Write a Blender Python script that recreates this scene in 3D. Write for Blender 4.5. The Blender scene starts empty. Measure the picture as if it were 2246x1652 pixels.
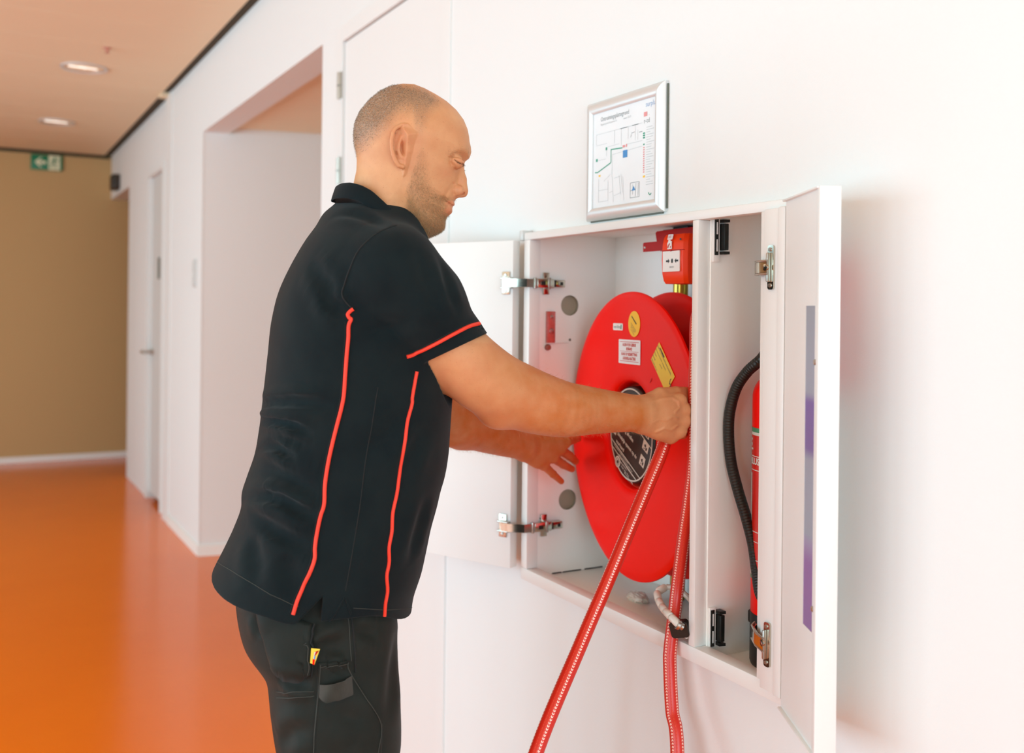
import bpy, bmesh, math, random
import numpy as np
from mathutils import Vector, Matrix
random.seed(7); np.random.seed(7)
S = bpy.context.scene
COL = S.collection
PI = math.pi

# ------------------------------------------------------------------ camera
EYE = (0.0, 0.0, 1.41)
TH = math.radians(28.8)          # view axis against the corridor axis (+Y)
ROLL = 0.0105
fw = Vector((math.sin(TH), math.cos(TH), 0)); rg = Vector((math.cos(TH), -math.sin(TH), 0)); zz = Vector((0, 0, 1))
cr = rg * math.cos(ROLL) + zz * math.sin(ROLL)
cu = zz * math.cos(ROLL) - rg * math.sin(ROLL)
cd = bpy.data.cameras.new('camera'); cam = bpy.data.objects.new('camera', cd); COL.objects.link(cam)
cam.matrix_world = Matrix(((cr.x, cu.x, -fw.x, EYE[0]), (cr.y, cu.y, -fw.y, EYE[1]), (cr.z, cu.z, -fw.z, EYE[2]), (0, 0, 0, 1)))
cd.sensor_fit = 'HORIZONTAL'; cd.sensor_width = 36.0; cd.lens = 36.0 * 2184 / 2246
cd.shift_y = -(826 - 685) / 2246
cd.clip_start = 0.05; cd.clip_end = 60
cd.dof.use_dof = True; cd.dof.focus_distance = 1.72; cd.dof.aperture_fstop = 3.2
S.camera = cam

# ------------------------------------------------------------------ world, daylight, exposure
S.view_settings.view_transform = 'Standard'; S.view_settings.look = 'None'
S.view_settings.gamma = 1.0; S.view_settings.use_curve_mapping = False
S.view_settings.exposure = 0.0
w = bpy.data.worlds.new('daylight'); S.world = w; w.use_nodes = True
w.node_tree.nodes['Background'].inputs[0].default_value = (0.80, 0.88, 1.0, 1)
w.node_tree.nodes['Background'].inputs[1].default_value = 0.6
S.cycles.max_bounces = 10; S.cycles.diffuse_bounces = 6
S.cycles.sample_clamp_indirect = 6.0
S.cycles.caustics_reflective = False; S.cycles.caustics_refractive = False

def area(name, loc, rot, sx, sy, power, color):
    d = bpy.data.lights.new(name, 'AREA'); d.shape = 'RECTANGLE'; d.size = sx; d.size_y = sy
    d.energy = power; d.color = color
    o = bpy.data.objects.new(name, d); COL.objects.link(o); o.location = loc; o.rotation_euler = rot
    return o
# daylight entering by the window band of the wall opposite the cabinet
WIN = [(-2.4, -0.6), (-0.4, 1.4), (1.6, 3.4), (3.6, 5.4), (5.6, 7.4)]
for i, (a, b) in enumerate(WIN):          # lamps set weaker towards the camera, to even the light along the wall
    area('window_daylight', (-4.22, (a + b) / 2, 1.36), (0, math.radians(-90), 0), 2.3, b - a, (70, 74, 78, 92, 98)[i], (0.55, 0.865, 1.0))
# added fill light behind the camera, set in an invented end window
area('end_fill_light', (-0.35, -3.36, 1.5), (math.radians(90), 0, math.radians(0)), 2.8, 2.2, 128, (0.58, 0.87, 1.0))

# ------------------------------------------------------------------ helpers
def lin(c):
    return tuple(((v / 255) / 12.92 if v / 255 <= 0.04045 else ((v / 255 + 0.055) / 1.055) ** 2.4) for v in c) + (1,)

def mat(name, rgb, rough=0.5, metal=0.0, spec=0.5, noise=0.0, nscale=40, bump=0.0, bscale=200, alpha=1.0, coat=0.0, trans=0.0, sheen=0.0):
    m = bpy.data.materials.new(name); m.use_nodes = True
    nt = m.node_tree; b = nt.nodes['Principled BSDF']
    b.inputs['Base Color'].default_value = lin(rgb)
    b.inputs['Roughness'].default_value = rough; b.inputs['Metallic'].default_value = metal
    b.inputs['Specular IOR Level'].default_value = spec
    b.inputs['Coat Weight'].default_value = coat; b.inputs['Transmission Weight'].default_value = trans
    b.inputs['Sheen Weight'].default_value = sheen
    if alpha < 1: b.inputs['Alpha'].default_value = alpha
    tc = nt.nodes.new('ShaderNodeTexCoord')
    if noise > 0:
        n = nt.nodes.new('ShaderNodeTexNoise'); n.inputs['Scale'].default_value = nscale; n.inputs['Detail'].default_value = 4
        nt.links.new(tc.outputs['Object'], n.inputs['Vector'])
        r = nt.nodes.new('ShaderNodeMix'); r.data_type = 'RGBA'
        c = lin(rgb)
        r.inputs[6].default_value = tuple(v * (1 - noise) for v in c[:3]) + (1,)
        r.inputs[7].default_value = tuple(min(1, v * (1 + noise)) for v in c[:3]) + (1,)
        nt.links.new(n.outputs['Fac'], r.inputs[0]); nt.links.new(r.outputs[2], b.inputs['Base Color'])
    if bump > 0:
        n2 = nt.nodes.new('ShaderNodeTexNoise'); n2.inputs['Scale'].default_value = bscale; n2.inputs['Detail'].default_value = 3
        nt.links.new(tc.outputs['Object'], n2.inputs['Vector'])
        bp = nt.nodes.new('ShaderNodeBump'); bp.inputs['Strength'].default_value = bump; bp.inputs['Distance'].default_value = 0.002
        nt.links.new(n2.outputs['Fac'], bp.inputs['Height']); nt.links.new(bp.outputs['Normal'], b.inputs['Normal'])
    return m

M = {}
M['wall'] = mat('white_wall_paint', (227, 227, 225), 0.6, bump=0.12, bscale=350)
M['wall_far'] = mat('bounce_browned_paint', (192, 156, 104), 0.65, bump=0.1, bscale=300)  # cream paint browned to imitate dim floor bounce on the far walls
M['ceil'] = mat('ceiling_board', (234, 214, 182), 0.7, noise=0.02, nscale=3)
M['dark_gap'] = mat('dark_shadow_gap', (60, 50, 28), 0.8)
M['skirt'] = mat('white_skirting', (235, 233, 228), 0.5)
M['lacquer'] = mat('white_door_lacquer', (228, 228, 226), 0.42)
M['cab'] = mat('white_powder_coat', (231, 231, 228), 0.38, bump=0.05, bscale=500)
M['cab_in'] = mat('warm_white_sheet_steel', (248, 247, 242), 0.42, bump=0.04, bscale=400)
M['chrome'] = mat('nickel_plate', (205, 198, 182), 0.16, 1.0)
M['steel'] = mat('satin_steel', (190, 188, 180), 0.32, 1.0)
M['alu'] = mat('anodised_aluminium', (222, 224, 224), 0.38, 0.45, noise=0.02, nscale=120)
M['black'] = mat('black_plastic', (20, 21, 18), 0.42)
M['rubber'] = mat('black_rubber', (16, 17, 15), 0.55)
M['red'] = mat('red_powder_coat', (246, 12, 0), 0.34, spec=0.16, bump=0.02, bscale=120)
M['red_dark'] = mat('dark_red_sheet', (180, 10, 4), 0.4, spec=0.2)
M['red_cp'] = mat('orange_red_plastic', (246, 62, 10), 0.35, spec=0.3)
M['white_pl'] = mat('white_plastic', (238, 237, 233), 0.35)
M['paper'] = mat('white_print', (232, 236, 238), 0.5)
M['yellow'] = mat('yellow_sticker', (246, 196, 40), 0.45)
M['yellow2'] = mat('lemon_sticker', (240, 208, 60), 0.45)
M['ink'] = mat('black_ink', (24, 24, 22), 0.5)
M['ink_red'] = mat('red_ink', (206, 60, 52), 0.5)
M['ink_pink'] = mat('pale_red_ink', (226, 150, 150), 0.5)
M['ink_grey'] = mat('grey_ink', (150, 158, 160), 0.5)
M['ink_pale'] = mat('pale_grey_ink', (196, 202, 203), 0.5)
M['ink_green'] = mat('green_ink', (70, 158, 132), 0.5)
M['ink_blue'] = mat('blue_ink', (70, 140, 200), 0.5)
M['ink_lblue'] = mat('pale_blue_ink', (150, 180, 214), 0.5)
M['ink_white'] = mat('white_ink', (212, 208, 196), 0.5)
M['brass'] = mat('brass', (200, 170, 70), 0.25, 1.0)
M['green'] = mat('sign_green', (0, 118, 78), 0.4)
M['signpale'] = mat('photoluminescent_white', (226, 226, 190), 0.5)
M['grey_pl'] = mat('grey_plastic', (206, 208, 206), 0.4)

def link(o, parent=None):
    COL.objects.link(o)
    if parent is not None:
        o.parent = parent
        o.matrix_parent_inverse = Matrix.Translation(-world_loc(parent))
    return o
def world_loc(p):
    return p.location.copy() if p.parent is None else Vector((0, 0, 0))
# every child mesh is written in world coordinates; empties carry only a location, so
# a child's parent inverse is the negated location of its thing (parts sit at the origin of theirs)
def thing(name, label, cat, loc=(0, 0, 0), group=None):
    o = bpy.data.objects.new(name, None); COL.objects.link(o); o.location = loc; o.empty_display_size = 0.05
    o['label'] = label; o['category'] = cat
    if group: o['group'] = group
    return o
def tag(o, label, cat, group=None, kind=None):
    if label: o['label'] = label
    if cat: o['category'] = cat
    if group: o['group'] = group
    if kind: o['kind'] = kind
    return o
def obj(name, bm, m, parent=None, smooth=True, label=None, kind=None, autosmooth=35):
    me = bpy.data.meshes.new(name)
    bm.normal_update(); bm.to_mesh(me); bm.free()
    for mm in (m if isinstance(m, (list, tuple)) else [m]): me.materials.append(mm)
    o = bpy.data.objects.new(name, me); link(o, parent)
    if smooth:
        for p in me.polygons: p.use_smooth = True
        if autosmooth: me.set_sharp_from_angle(angle=math.radians(autosmooth))
    if label: o['label'] = label
    if kind: o['kind'] = kind
    return o
def struct(name, bm, m, parent=None, **k):
    return obj(name, bm, m, parent, kind='structure', **k)
def BM(): return bmesh.new()
def box(bm, lo, hi, bev=0.0, seg=2, rot=None, piv=None, mi=0):
    """axis aligned box lo..hi, optionally bevelled, optionally rotated by a 3x3 about piv"""
    vs = [bm.verts.new((x, y, z)) for x in (lo[0], hi[0]) for y in (lo[1], hi[1]) for z in (lo[2], hi[2])]
    fs = [(0, 1, 3, 2), (4, 6, 7, 5), (0, 4, 5, 1), (2, 3, 7, 6), (0, 2, 6, 4), (1, 5, 7, 3)]
    faces = [bm.faces.new([vs[i] for i in f]) for f in fs]
    for f in faces: f.material_index = mi
    geo = vs
    if bev > 0:
        es = list({e for f in faces for e in f.edges})
        r = bmesh.ops.bevel(bm, geom=es, offset=bev, segments=seg, affect='EDGES', profile=0.5)
        geo = list({v for f in r['faces'] for v in f.verts} | {v for v in vs if v.is_valid})
        for f in r['faces']: f.material_index = mi
    if rot is not None:
        piv = Vector(piv if piv is not None else [(a + b) / 2 for a, b in zip(lo, hi)])
        for v in geo: v.co = rot @ (v.co - piv) + piv
    return geo
def frame_of(d):
    d = Vector(d).normalized()
    a = Vector((0, 0, 1)) if abs(d.z) < 0.9 else Vector((1, 0, 0))
    u = d.cross(a).normalized(); v = d.cross(u).normalized()
    return u, v
def tube(bm, pts, r, n=12, cap=True, mi=0, uv=None, closed=False):
    """swept round tube along pts; r a number or one radius per point; uv layer gets (around, metres along)"""
    pts = [Vector(p) for p in pts]; m = len(pts)
    rs = [r] * m if not hasattr(r, '__len__') else list(r)
    rings = []; u = None; L = 0.0; Ls = []
    for i, p in enumerate(pts):
        if closed: t = (pts[(i + 1) % m] - pts[i - 1]).normalized()
        else: t = (pts[min(i + 1, m - 1)] - pts[max(i - 1, 0)]).normalized()
        if u is None: u, _ = frame_of(t)
        u = (u - t * u.dot(t)).normalized(); v = t.cross(u)
        rings.append([bm.verts.new(p + (u * math.cos(2 * PI * k / n) + v * math.sin(2 * PI * k / n)) * rs[i]) for k in range(n)])
        if i: L += (pts[i] - pts[i - 1]).length
        Ls.append(L)
    for i in range(m if closed else m - 1):
        j = (i + 1) % m
        for k in range(n):
            f = bm.faces.new((rings[i][k], rings[i][(k + 1) % n], rings[j][(k + 1) % n], rings[j][k])); f.material_index = mi
            if uv is not None:
                for lp, (a, b) in zip(f.loops, ((k, Ls[i]), (k + 1, Ls[i]), (k + 1, Ls[j]), (k, Ls[j]))): lp[uv].uv = (a / n, b)
    if cap and not closed:
        for ring, rev in ((rings[0], True), (rings[-1], False)):
            f = bm.faces.new(list(reversed(ring)) if rev else ring); f.material_index = mi
    return rings
def lathe(bm, prof, origin, axis, n=48, mi=0, closed=False):
    """revolve (radius, height) points about axis through origin"""
    ax = Vector(axis).normalized(); u, v = frame_of(ax); o = Vector(origin)
    rings = []
    for (r, h) in prof:
        if r < 1e-6: rings.append([bm.verts.new(o + ax * h)])
        else: rings.append([bm.verts.new(o + ax * h + (u * math.cos(2 * PI * k / n) + v * math.sin(2 * PI * k / n)) * r) for k in range(n)])
    for a, b in zip(rings, rings[1:]):
        for k in range(n):
            q = []
            for R, kk in ((a, k), (a, k + 1), (b, k + 1), (b, k)):
                w_ = R[kk % len(R)]
                if w_ not in q: q.append(w_)
            if len(q) > 2:
                f = bm.faces.new(q); f.material_index = mi
    bmesh.ops.recalc_face_normals(bm, faces=bm.faces[:])
def prism(bm, poly, o, ux, uy, depth, mi=0, bev=0.0):
    """polygon (2-D) in the plane o,ux,uy, extruded by depth along ux x uy"""
    o = Vector(o); ux = Vector(ux); uy = Vector(uy); nz = ux.cross(uy).normalized()
    a = [bm.verts.new(o + ux * p[0] + uy * p[1]) for p in poly]
    b = [bm.verts.new(o + ux * p[0] + uy * p[1] + nz * depth) for p in poly]
    fs = [bm.faces.new(list(reversed(a))), bm.faces.new(b)]
    n = len(poly)
    for i in range(n): fs.append(bm.faces.new((a[i], a[(i + 1) % n], b[(i + 1) % n], b[i])))
    for f in fs: f.material_index = mi
    if bev > 0:
        bmesh.ops.bevel(bm, geom=list(fs[1].edges), offset=bev, segments=2, affect='EDGES')
    return fs
def circ(r, n=32, cx=0, cy=0, ry=None):
    ry = ry or r
    return [(cx + r * math.cos(2 * PI * k / n), cy + ry * math.sin(2 * PI * k / n)) for k in range(n)]
def rrect(w_, h_, r, n=4, cx=0, cy=0):
    out = []
    for sx, sy, a0 in ((1, 1, 0), (-1, 1, 90), (-1, -1, 180), (1, -1, 270)):
        for k in range(n + 1):
            a = math.radians(a0 + 90 * k / n)
            out.append((cx + sx * (w_ / 2 - r) + r * math.cos(a), cy + sy * (h_ / 2 - r) + r * math.sin(a)))
    return out
def text_mesh(body, size, align='LEFT', bold=0.0):
    c = bpy.data.curves.new('t', 'FONT'); c.body = body; c.size = size; c.align_x = align; c.align_y = 'CENTER'
    c.offset = bold; c.resolution_u = 2
    o = bpy.data.objects.new('t', c); COL.objects.link(o)
    dg = bpy.context.evaluated_depsgraph_get(); dg.update()
    me = bpy.data.meshes.new_from_object(o.evaluated_get(dg))
    bpy.data.objects.remove(o); bpy.data.curves.remove(c)
    return me
def text(parent, body, size, o, ux, uy, m, align='LEFT', bold=0.0, sx=1.0, bend=None, name='lettering'):
    """flat lettering laid on a plane (o, ux, uy) a hair above the surface; bend maps 2-D to 3-D instead"""
    me = text_mesh(body, size, align, bold); me.name = name
    o = Vector(o); ux = Vector(ux); uy = Vector(uy)
    for v in me.vertices:
        x, y = v.co.x * sx, v.co.y
        v.co = bend(x, y) if bend else o + ux * x + uy * y
    me.materials.clear(); me.materials.append(m)
    ob = bpy.data.objects.new(name, me); link(ob, parent)
    return ob
def ccurve(pts, n=12):
    """Catmull-Rom through pts"""
    P = [Vector(p) for p in pts]; P = [P[0] * 2 - P[1]] + P + [P[-1] * 2 - P[-2]]
    out = []
    for i in range(1, len(P) - 2):
        for k in range(n):
            t = k / n; a, b, c, d = P[i - 1], P[i], P[i + 1], P[i + 2]
            out.append(0.5 * ((2 * b) + (c - a) * t + (2 * a - 5 * b + 4 * c - d) * t * t + (3 * b - a - 3 * c + d) * t ** 3))
    out.append(P[-2]); return out
# ------------------------------------------------------------------ setting
WX = 1.183            # wall with the cabinet
CZ = 2.84             # ceiling
XL = -4.0             # window wall
# seamless orange floor
def floor_mat():
    m = mat('orange_poured_floor', (212, 100, 12), 0.17, spec=0.32)
    nt = m.node_tree; b = nt.nodes['Principled BSDF']
    tc = nt.nodes.new('ShaderNodeTexCoord'); n = nt.nodes.new('ShaderNodeTexNoise'); n.inputs['Scale'].default_value = 2.2; n.inputs['Detail'].default_value = 5
    r = nt.nodes.new('ShaderNodeMix'); r.data_type = 'RGBA'
    r.inputs[6].default_value = lin((230, 108, 3)); r.inputs[7].default_value = lin((238, 118, 6))
    nt.links.new(tc.outputs['Object'], n.inputs['Vector']); nt.links.new(n.outputs['Fac'], r.inputs[0]); nt.links.new(r.outputs[2], b.inputs['Base Color'])
    n2 = nt.nodes.new('ShaderNodeTexNoise'); n2.inputs['Scale'].default_value = 26; bp = nt.nodes.new('ShaderNodeBump')
    bp.inputs['Strength'].default_value = 0.10; bp.inputs['Distance'].default_value = 0.004
    nt.links.new(tc.outputs['Object'], n2.inputs['Vector']); nt.links.new(n2.outputs['Fac'], bp.inputs['Height']); nt.links.new(bp.outputs['Normal'], b.inputs['Normal'])
    return m
M['floor'] = floor_mat()
bm = BM(); box(bm, (XL, -3.2, -0.1), (3.2, 10.04, 0.0)); struct('floor', bm, M['floor'], smooth=False)
# ceiling: carrier slab with boards across the corridor, thin joints between them
bm = BM(); box(bm, (XL, -3.2, CZ + 0.02), (WX, 10.04, CZ + 0.12)); ceil = struct('ceiling', bm, M['dark_gap'], smooth=False)
ys = np.arange(-3.2, 10.0, 0.5)
me0 = None
for k, y in enumerate(ys):
    y1 = min(y + 0.5, 10.03)
    if me0 is None or y1 - y < 0.499:
        bm = BM(); box(bm, (XL, 0.002, 0), (WX - 0.045, y1 - y - 0.002, 0.018), 0.002, 1)
        o = obj('ceiling_panel', bm, M['ceil'], ceil, smooth=False); me0 = me0 or o.data
    else:
        o = bpy.data.objects.new('ceiling_panel', me0); link(o, ceil)
    o.location = (0, float(y), CZ)
# dark shadow gap angle between ceiling and wall
bm = BM(); box(bm, (WX - 0.045, -3.2, CZ + 0.004), (WX, 6.9, CZ + 0.02)); box(bm, (WX - 0.045, 7.0, CZ + 0.004), (WX + 0.02, 10.04, CZ + 0.02)); box(bm, (XL, 10.02, CZ - 0.03), (WX, 10.04, CZ - 0.004))
struct('trim_1', bm, M['dark_gap'], smooth=False)
bm = BM(); box(bm, (WX - 0.055, 6.9, CZ - 0.02), (WX + 0.0, 7.0, CZ + 0.02)); struct('trim_2', bm, M['ceil'], smooth=False)

# cabinet wall, in pieces round the openings
CAB_Y0, CAB_Y1, CAB_Z0, CAB_Z1 = 1.169, 2.05, 0.778, 1.601
bm = BM(); T = 0.32
def wpiece(y0, y1, z0, z1, x0=WX, t=T): box(bm, (x0, y0, z0), (x0 + t, y1, z1))
wpiece(-3.2, CAB_Y0, 0, CZ + 0.1); wpiece(CAB_Y0, CAB_Y1, 0, CAB_Z0); wpiece(CAB_Y0, CAB_Y1, CAB_Z1, CZ + 0.1)
wpiece(CAB_Y1, 2.52, 0, CZ + 0.1)
wpiece(2.52, 3.48, 2.432, CZ + 0.1)          # above the flush door
wpiece(3.48, 3.666, 0, CZ + 0.1)
wpiece(3.666, 5.83, 2.42, CZ + 0.1, t=0.14)  # header of the recess
wpiece(5.83, 7.0, 0, CZ + 0.1)
struct('wall_right', bm, M['wall'], smooth=False)
bm = BM()
wpiece(7.0, 7.16, 0, CZ + 0.1, WX + 0.017); wpiece(7.16, 7.84, 2.425, CZ + 0.1, WX + 0.017); wpiece(7.84, 8.86, 0, CZ + 0.1, WX + 0.017); wpiece(8.86, 10.04, 2.43, CZ + 0.1, WX + 0.017, 0.14)
struct('wall_right_rear', bm, M['wall'], smooth=False)
bm = BM(); box(bm, (WX - 0.008, 6.80, 0), (WX + 0.001, 7.0, CZ)); struct('trim_3', bm, M['lacquer'], smooth=False)
# recess behind the wide opening: slanted far side, back, ceiling
bm = BM()
p0 = Vector((WX + 0.001, 5.832, 0)); d = Vector((math.cos(math.radians(-11)), math.sin(math.radians(-11)), 0)); nrm = Vector((-d.y, d.x, 0))
q = [p0, p0 + d * 2.0, p0 + d * 2.0 + nrm * 0.1, p0 + nrm * 0.1]
prism(bm, [(v.x, v.y) for v in q], (0, 0, 0), (1, 0, 0), (0, 1, 0), 2.6); struct('wall_recess_far', bm, M['wall'], smooth=False)
bm = BM(); box(bm, (WX + 1.9, 3.4, 0), (WX + 2.0, 6.0, 2.6)); struct('wall_recess_back', bm, M['wall'], smooth=False)
bm = BM(); box(bm, (WX + T, 3.4, 0), (WX + 2.0, 3.5, 2.6)); struct('wall_recess_near', bm, M['wall'], smooth=False)
bm = BM(); box(bm, (WX + 0.14, 3.4, 2.47), (WX + 2.0, 6.0, 2.57)); rc = struct('ceiling_recess', bm, M['dark_gap'], smooth=False)
for k in range(5):
    bm = BM(); box(bm, (WX + 0.141, 3.5 + k * 0.5 + 0.002, 2.452), (WX + 1.9, 4.0 + k * 0.5 - 0.002, 2.4705), 0.002, 1); obj('ceiling_panel', bm, M['ceil'], rc, smooth=False)
# end wall and the side passage beside it
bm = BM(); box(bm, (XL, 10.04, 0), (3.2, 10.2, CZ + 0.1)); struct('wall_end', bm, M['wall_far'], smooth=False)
bm = BM(); box(bm, (WX + 0.157, 8.86, 2.47), (3.2, 10.04, 2.57)); struct('ceiling_passage', bm, M['ceil'], smooth=False)
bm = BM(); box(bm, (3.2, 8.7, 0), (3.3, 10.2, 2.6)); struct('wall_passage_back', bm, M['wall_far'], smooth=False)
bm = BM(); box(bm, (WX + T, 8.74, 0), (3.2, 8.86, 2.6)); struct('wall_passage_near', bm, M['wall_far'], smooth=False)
# wall behind the camera and the window wall with its band of windows
bm = BM(); box(bm, (XL, -3.35, 0), (WX + T, -3.2, 0.4)); box(bm, (XL, -3.35, 2.6), (WX + T, -3.2, CZ + 0.1)); box(bm, (XL, -3.35, 0.4), (-1.8, -3.2, 2.6)); box(bm, (1.1, -3.35, 0.4), (WX + T, -3.2, 2.6)); struct('wall_back', bm, M['wall'], smooth=False)
bm = BM()
for x_ in (-1.8, -0.37, 1.05): box(bm, (x_, -3.30, 0.4), (x_ + 0.05, -3.24, 2.6))
box(bm, (-1.8, -3.30, 0.4), (1.1, -3.24, 0.45)); box(bm, (-1.8, -3.30, 2.55), (1.1, -3.24, 2.6)); struct('window_6', bm, M['lacquer'], smooth=False)  # unseen window frame, added round the end fill light
bm = BM(); x0 = XL - 0.2
box(bm, (x0, -3.2, 0), (XL, 10.04, 0.2)); box(bm, (x0, -3.2, 2.55), (XL, 10.04, CZ + 0.1))
edges = [-3.2] + [v for ab in WIN for v in ab] + [10.04]
for a, b in zip(edges[0::2], edges[1::2]): box(bm, (x0, a, 0.2), (XL, b, 2.55))
struct('wall_left', bm, M['wall'], smooth=False)
for i, (a, b) in enumerate(WIN):
    bm = BM(); e = 0.05
    box(bm, (XL - 0.12, a, 0.2), (XL - 0.06, b, 0.2 + e)); box(bm, (XL - 0.12, a, 2.55 - e), (XL - 0.06, b, 2.55))
    for y in (a, (a + b) / 2 - e / 2, b - e): box(bm, (XL - 0.12, y, 0.2 + e), (XL - 0.06, y + e, 2.55 - e))
    struct('window_%d' % (i + 1), bm, M['lacquer'], smooth=False)

# skirtings
bm = BM(); box(bm, (XL, 10.028, 0), (WX + 0.4, 10.041, 0.055)); struct('baseboard_end', bm, M['skirt'], smooth=False)
bm = BM(); q = [p0 - nrm * 0.012, p0 + d * 1.9 - nrm * 0.012, p0 + d * 1.9 + nrm * 0.002, p0 + nrm * 0.002]
prism(bm, [(v.x, v.y) for v in q], (0, 0, 0), (1, 0, 0), (0, 1, 0), 0.06); struct('baseboard_recess', bm, M['skirt'], smooth=False)
bm = BM(); box(bm, (WX - 0.010, 5.828, 0), (WX + 0.001, 6.80, 0.06)); box(bm, (WX - 0.010, 3.485, 0), (WX + 0.001, 3.66, 0.06)); box(bm, (WX - 0.010, -3.2, 0), (WX + 0.001, 2.515, 0.06))
struct('baseboard_right', bm, M['skirt'], smooth=False)

# flush door beside the cabinet
bm = BM()
box(bm, (WX - 0.006, 3.425, 0), (WX + 0.12, 3.482, 2.434), 0.002); box(bm, (WX - 0.006, 2.518, 0), (WX + 0.12, 2.572, 2.434), 0.002); box(bm, (WX - 0.006, 2.572, 2.375), (WX + 0.12, 3.425, 2.434), 0.002)
d1 = struct('door_1', bm, M['lacquer'], smooth=False)
bm = BM(); box(bm, (WX + 0.004, 2.576, 0.006), (WX + 0.05, 3.421, 2.371), 0.003); obj('door_leaf', bm, M['lacquer'], d1, smooth=False)
bm = BM(); box(bm, (WX + 0.055, 2.572, 0), (WX + 0.10, 3.425, 2.375)); obj('door_stop', bm, M['dark_gap'], d1, smooth=False)
for z in (2.219, 1.913, 0.45):
    bm = BM(); tube(bm, [(WX - 0.008, 3.447, z - 0.048), (WX - 0.008, 3.447, z + 0.048)], 0.0085, 12)
    box(bm, (WX - 0.008, 3.425, z - 0.048), (WX - 0.003, 3.447, z + 0.048)); h = obj('hinge', bm, M['steel'], d1)
    bm = BM(); tube(bm, [(WX - 0.008, 3.447, z - 0.0015), (WX - 0.008, 3.447, z + 0.0015)], 0.0092, 12); obj('knuckle_gap', bm, M['black'], h)
bm = BM(); tube(bm, ccurve([(WX + 0.0, 2.64, 1.05), (WX - 0.05, 2.64, 1.05), (WX - 0.055, 2.66, 1.05), (WX - 0.055, 2.76, 1.05)], 6), 0.009, 10); obj('door_handle', bm, M['steel'], d1)
# far door in the right wall
FX = WX + 0.017
bm = BM(); box(bm, (FX - 0.012, 7.16, 0), (FX + 0.1, 7.20, 2.42)); box(bm, (FX - 0.012, 7.80, 0), (FX + 0.1, 7.84, 2.42)); box(bm, (FX - 0.012, 7.20, 2.38), (FX + 0.1, 7.80, 2.42))
d2 = struct('door_2', bm, M['lacquer'], smooth=False)
M['leaf_grey'] = mat('pale_grey_door', (206, 206, 203), 0.45)
bm = BM(); box(bm, (FX + 0.02, 7.203, 0.045), (FX + 0.06, 7.797, 2.377), 0.003); obj('door_leaf', bm, M['leaf_grey'], d2, smooth=False)
bm = BM(); box(bm, (FX + 0.062, 7.2, 0), (FX + 0.1, 7.8, 2.38)); obj('door_stop', bm, M['dark_gap'], d2, smooth=False)
bm = BM(); tube(bm, ccurve([(FX + 0.02, 7.74, 1.09), (FX - 0.05, 7.74, 1.09), (FX - 0.055, 7.72, 1.09), (FX - 0.055, 7.62, 1.09)], 6), 0.011, 10); lathe(bm, [(0, 0), (0.026, 0), (0.026, 0.008), (0, 0.008)], (FX + 0.02, 7.74, 1.09), (-1, 0, 0), 20)
obj('door_handle', bm, M['steel'], d2)
for z in (0.32, 1.19, 2.1):
    bm = BM(); tube(bm, [(FX + 0.016, 7.205, z - 0.045), (FX + 0.016, 7.205, z + 0.045)], 0.010, 10); obj('hinge', bm, M['steel'], d2)
M['signdark'] = mat('dark_door_sign', (92, 96, 84), 0.4)
t = thing('door_sign', 'narrow dark name sign on the grey door far down the corridor', 'sign', (FX + 0.02, 7.47, 1.70))
bm = BM(); box(bm, (FX + 0.014, 7.435, 1.622), (FX + 0.0205, 7.505, 1.776), 0.002); obj('plate', bm, M['signdark'], t)
bm = BM(); box(bm, (FX + 0.012, 7.43, 1.776), (FX + 0.0205, 7.51, 1.782)); obj('rail', bm, M['alu'], t)
# wall switch on the pier, dark box by the side passage
t = thing('wall_switch', 'tall grey switch plate on the white pier beside the recess', 'switch', (WX, 6.0, 1.62))
bm = BM(); box(bm, (WX - 0.010, 5.965, 1.535), (WX + 0.001, 6.035, 1.70), 0.003); obj('plate', bm, M['grey_pl'], t)
for z in (1.575, 1.66):
    bm = BM(); box(bm, (WX - 0.016, 5.975, z - 0.03), (WX - 0.008, 6.025, z + 0.03), 0.003); obj('rocker', bm, M['grey_pl'], t)
M['box_dark'] = mat('dark_brown_plastic', (48, 38, 26), 0.5)
t = thing('wall_sounder', 'small dark box on the wall over the side passage at the corridor end', 'alarm box', (WX, 9.5, 2.53))
bm = BM(); box(bm, (WX - 0.05, 9.42, 2.465), (WX + 0.018, 9.60, 2.60), 0.012, 3); obj('housing', bm, M['box_dark'], t)
bm = BM()
for k in range(4): box(bm, (WX - 0.054, 9.45, 2.49 + k * 0.025), (WX - 0.048, 9.57, 2.50 + k * 0.025))
obj('grille', bm, M['black'], t)
# downlights
def downlight(y):
    t = thing('downlight', '', 'ceiling light', (0.61, y, CZ))
    bm = BM(); lathe(bm, [(0.118, 0.0), (0.132, 0.0), (0.132, -0.007), (0.124, -0.009), (0.116, -0.004), (0.118, 0.0)], (0.61, y, CZ), (0, 0, 1), 40); obj('ring', bm, M['alu'], t)
    bm = BM(); lathe(bm, [(0.117, -0.002), (0.100, 0.010), (0.02, 0.0165), (0, 0.0165)], (0.61, y, CZ), (0, 0, 1), 40); obj('reflector', bm, M['chrome'], t)
    for s in (-1, 1):
        bm = BM(); tube(bm, ccurve([(0.61 + s * 0.03 - 0.055, y - 0.02, CZ + 0.002), (0.61 + s * 0.03 + 0.03, y, CZ + 0.004), (0.61 + s * 0.03 + 0.035, y + 0.012, CZ + 0.004)], 5), 0.011, 10); obj('lamp_tube', bm, M['lampw'], t)
    return t
M['lampw'] = mat('lamp_glass', (250, 246, 232), 0.3)
nt = M['lampw'].node_tree; nt.nodes['Principled BSDF'].inputs['Emission Color'].default_value = (1, 0.95, 0.85, 1); nt.nodes['Principled BSDF'].inputs['Emission Strength'].default_value = 0.8
downlight(6.43)['label'] = 'round recessed downlight in the ceiling, the one nearer the camera'
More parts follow.
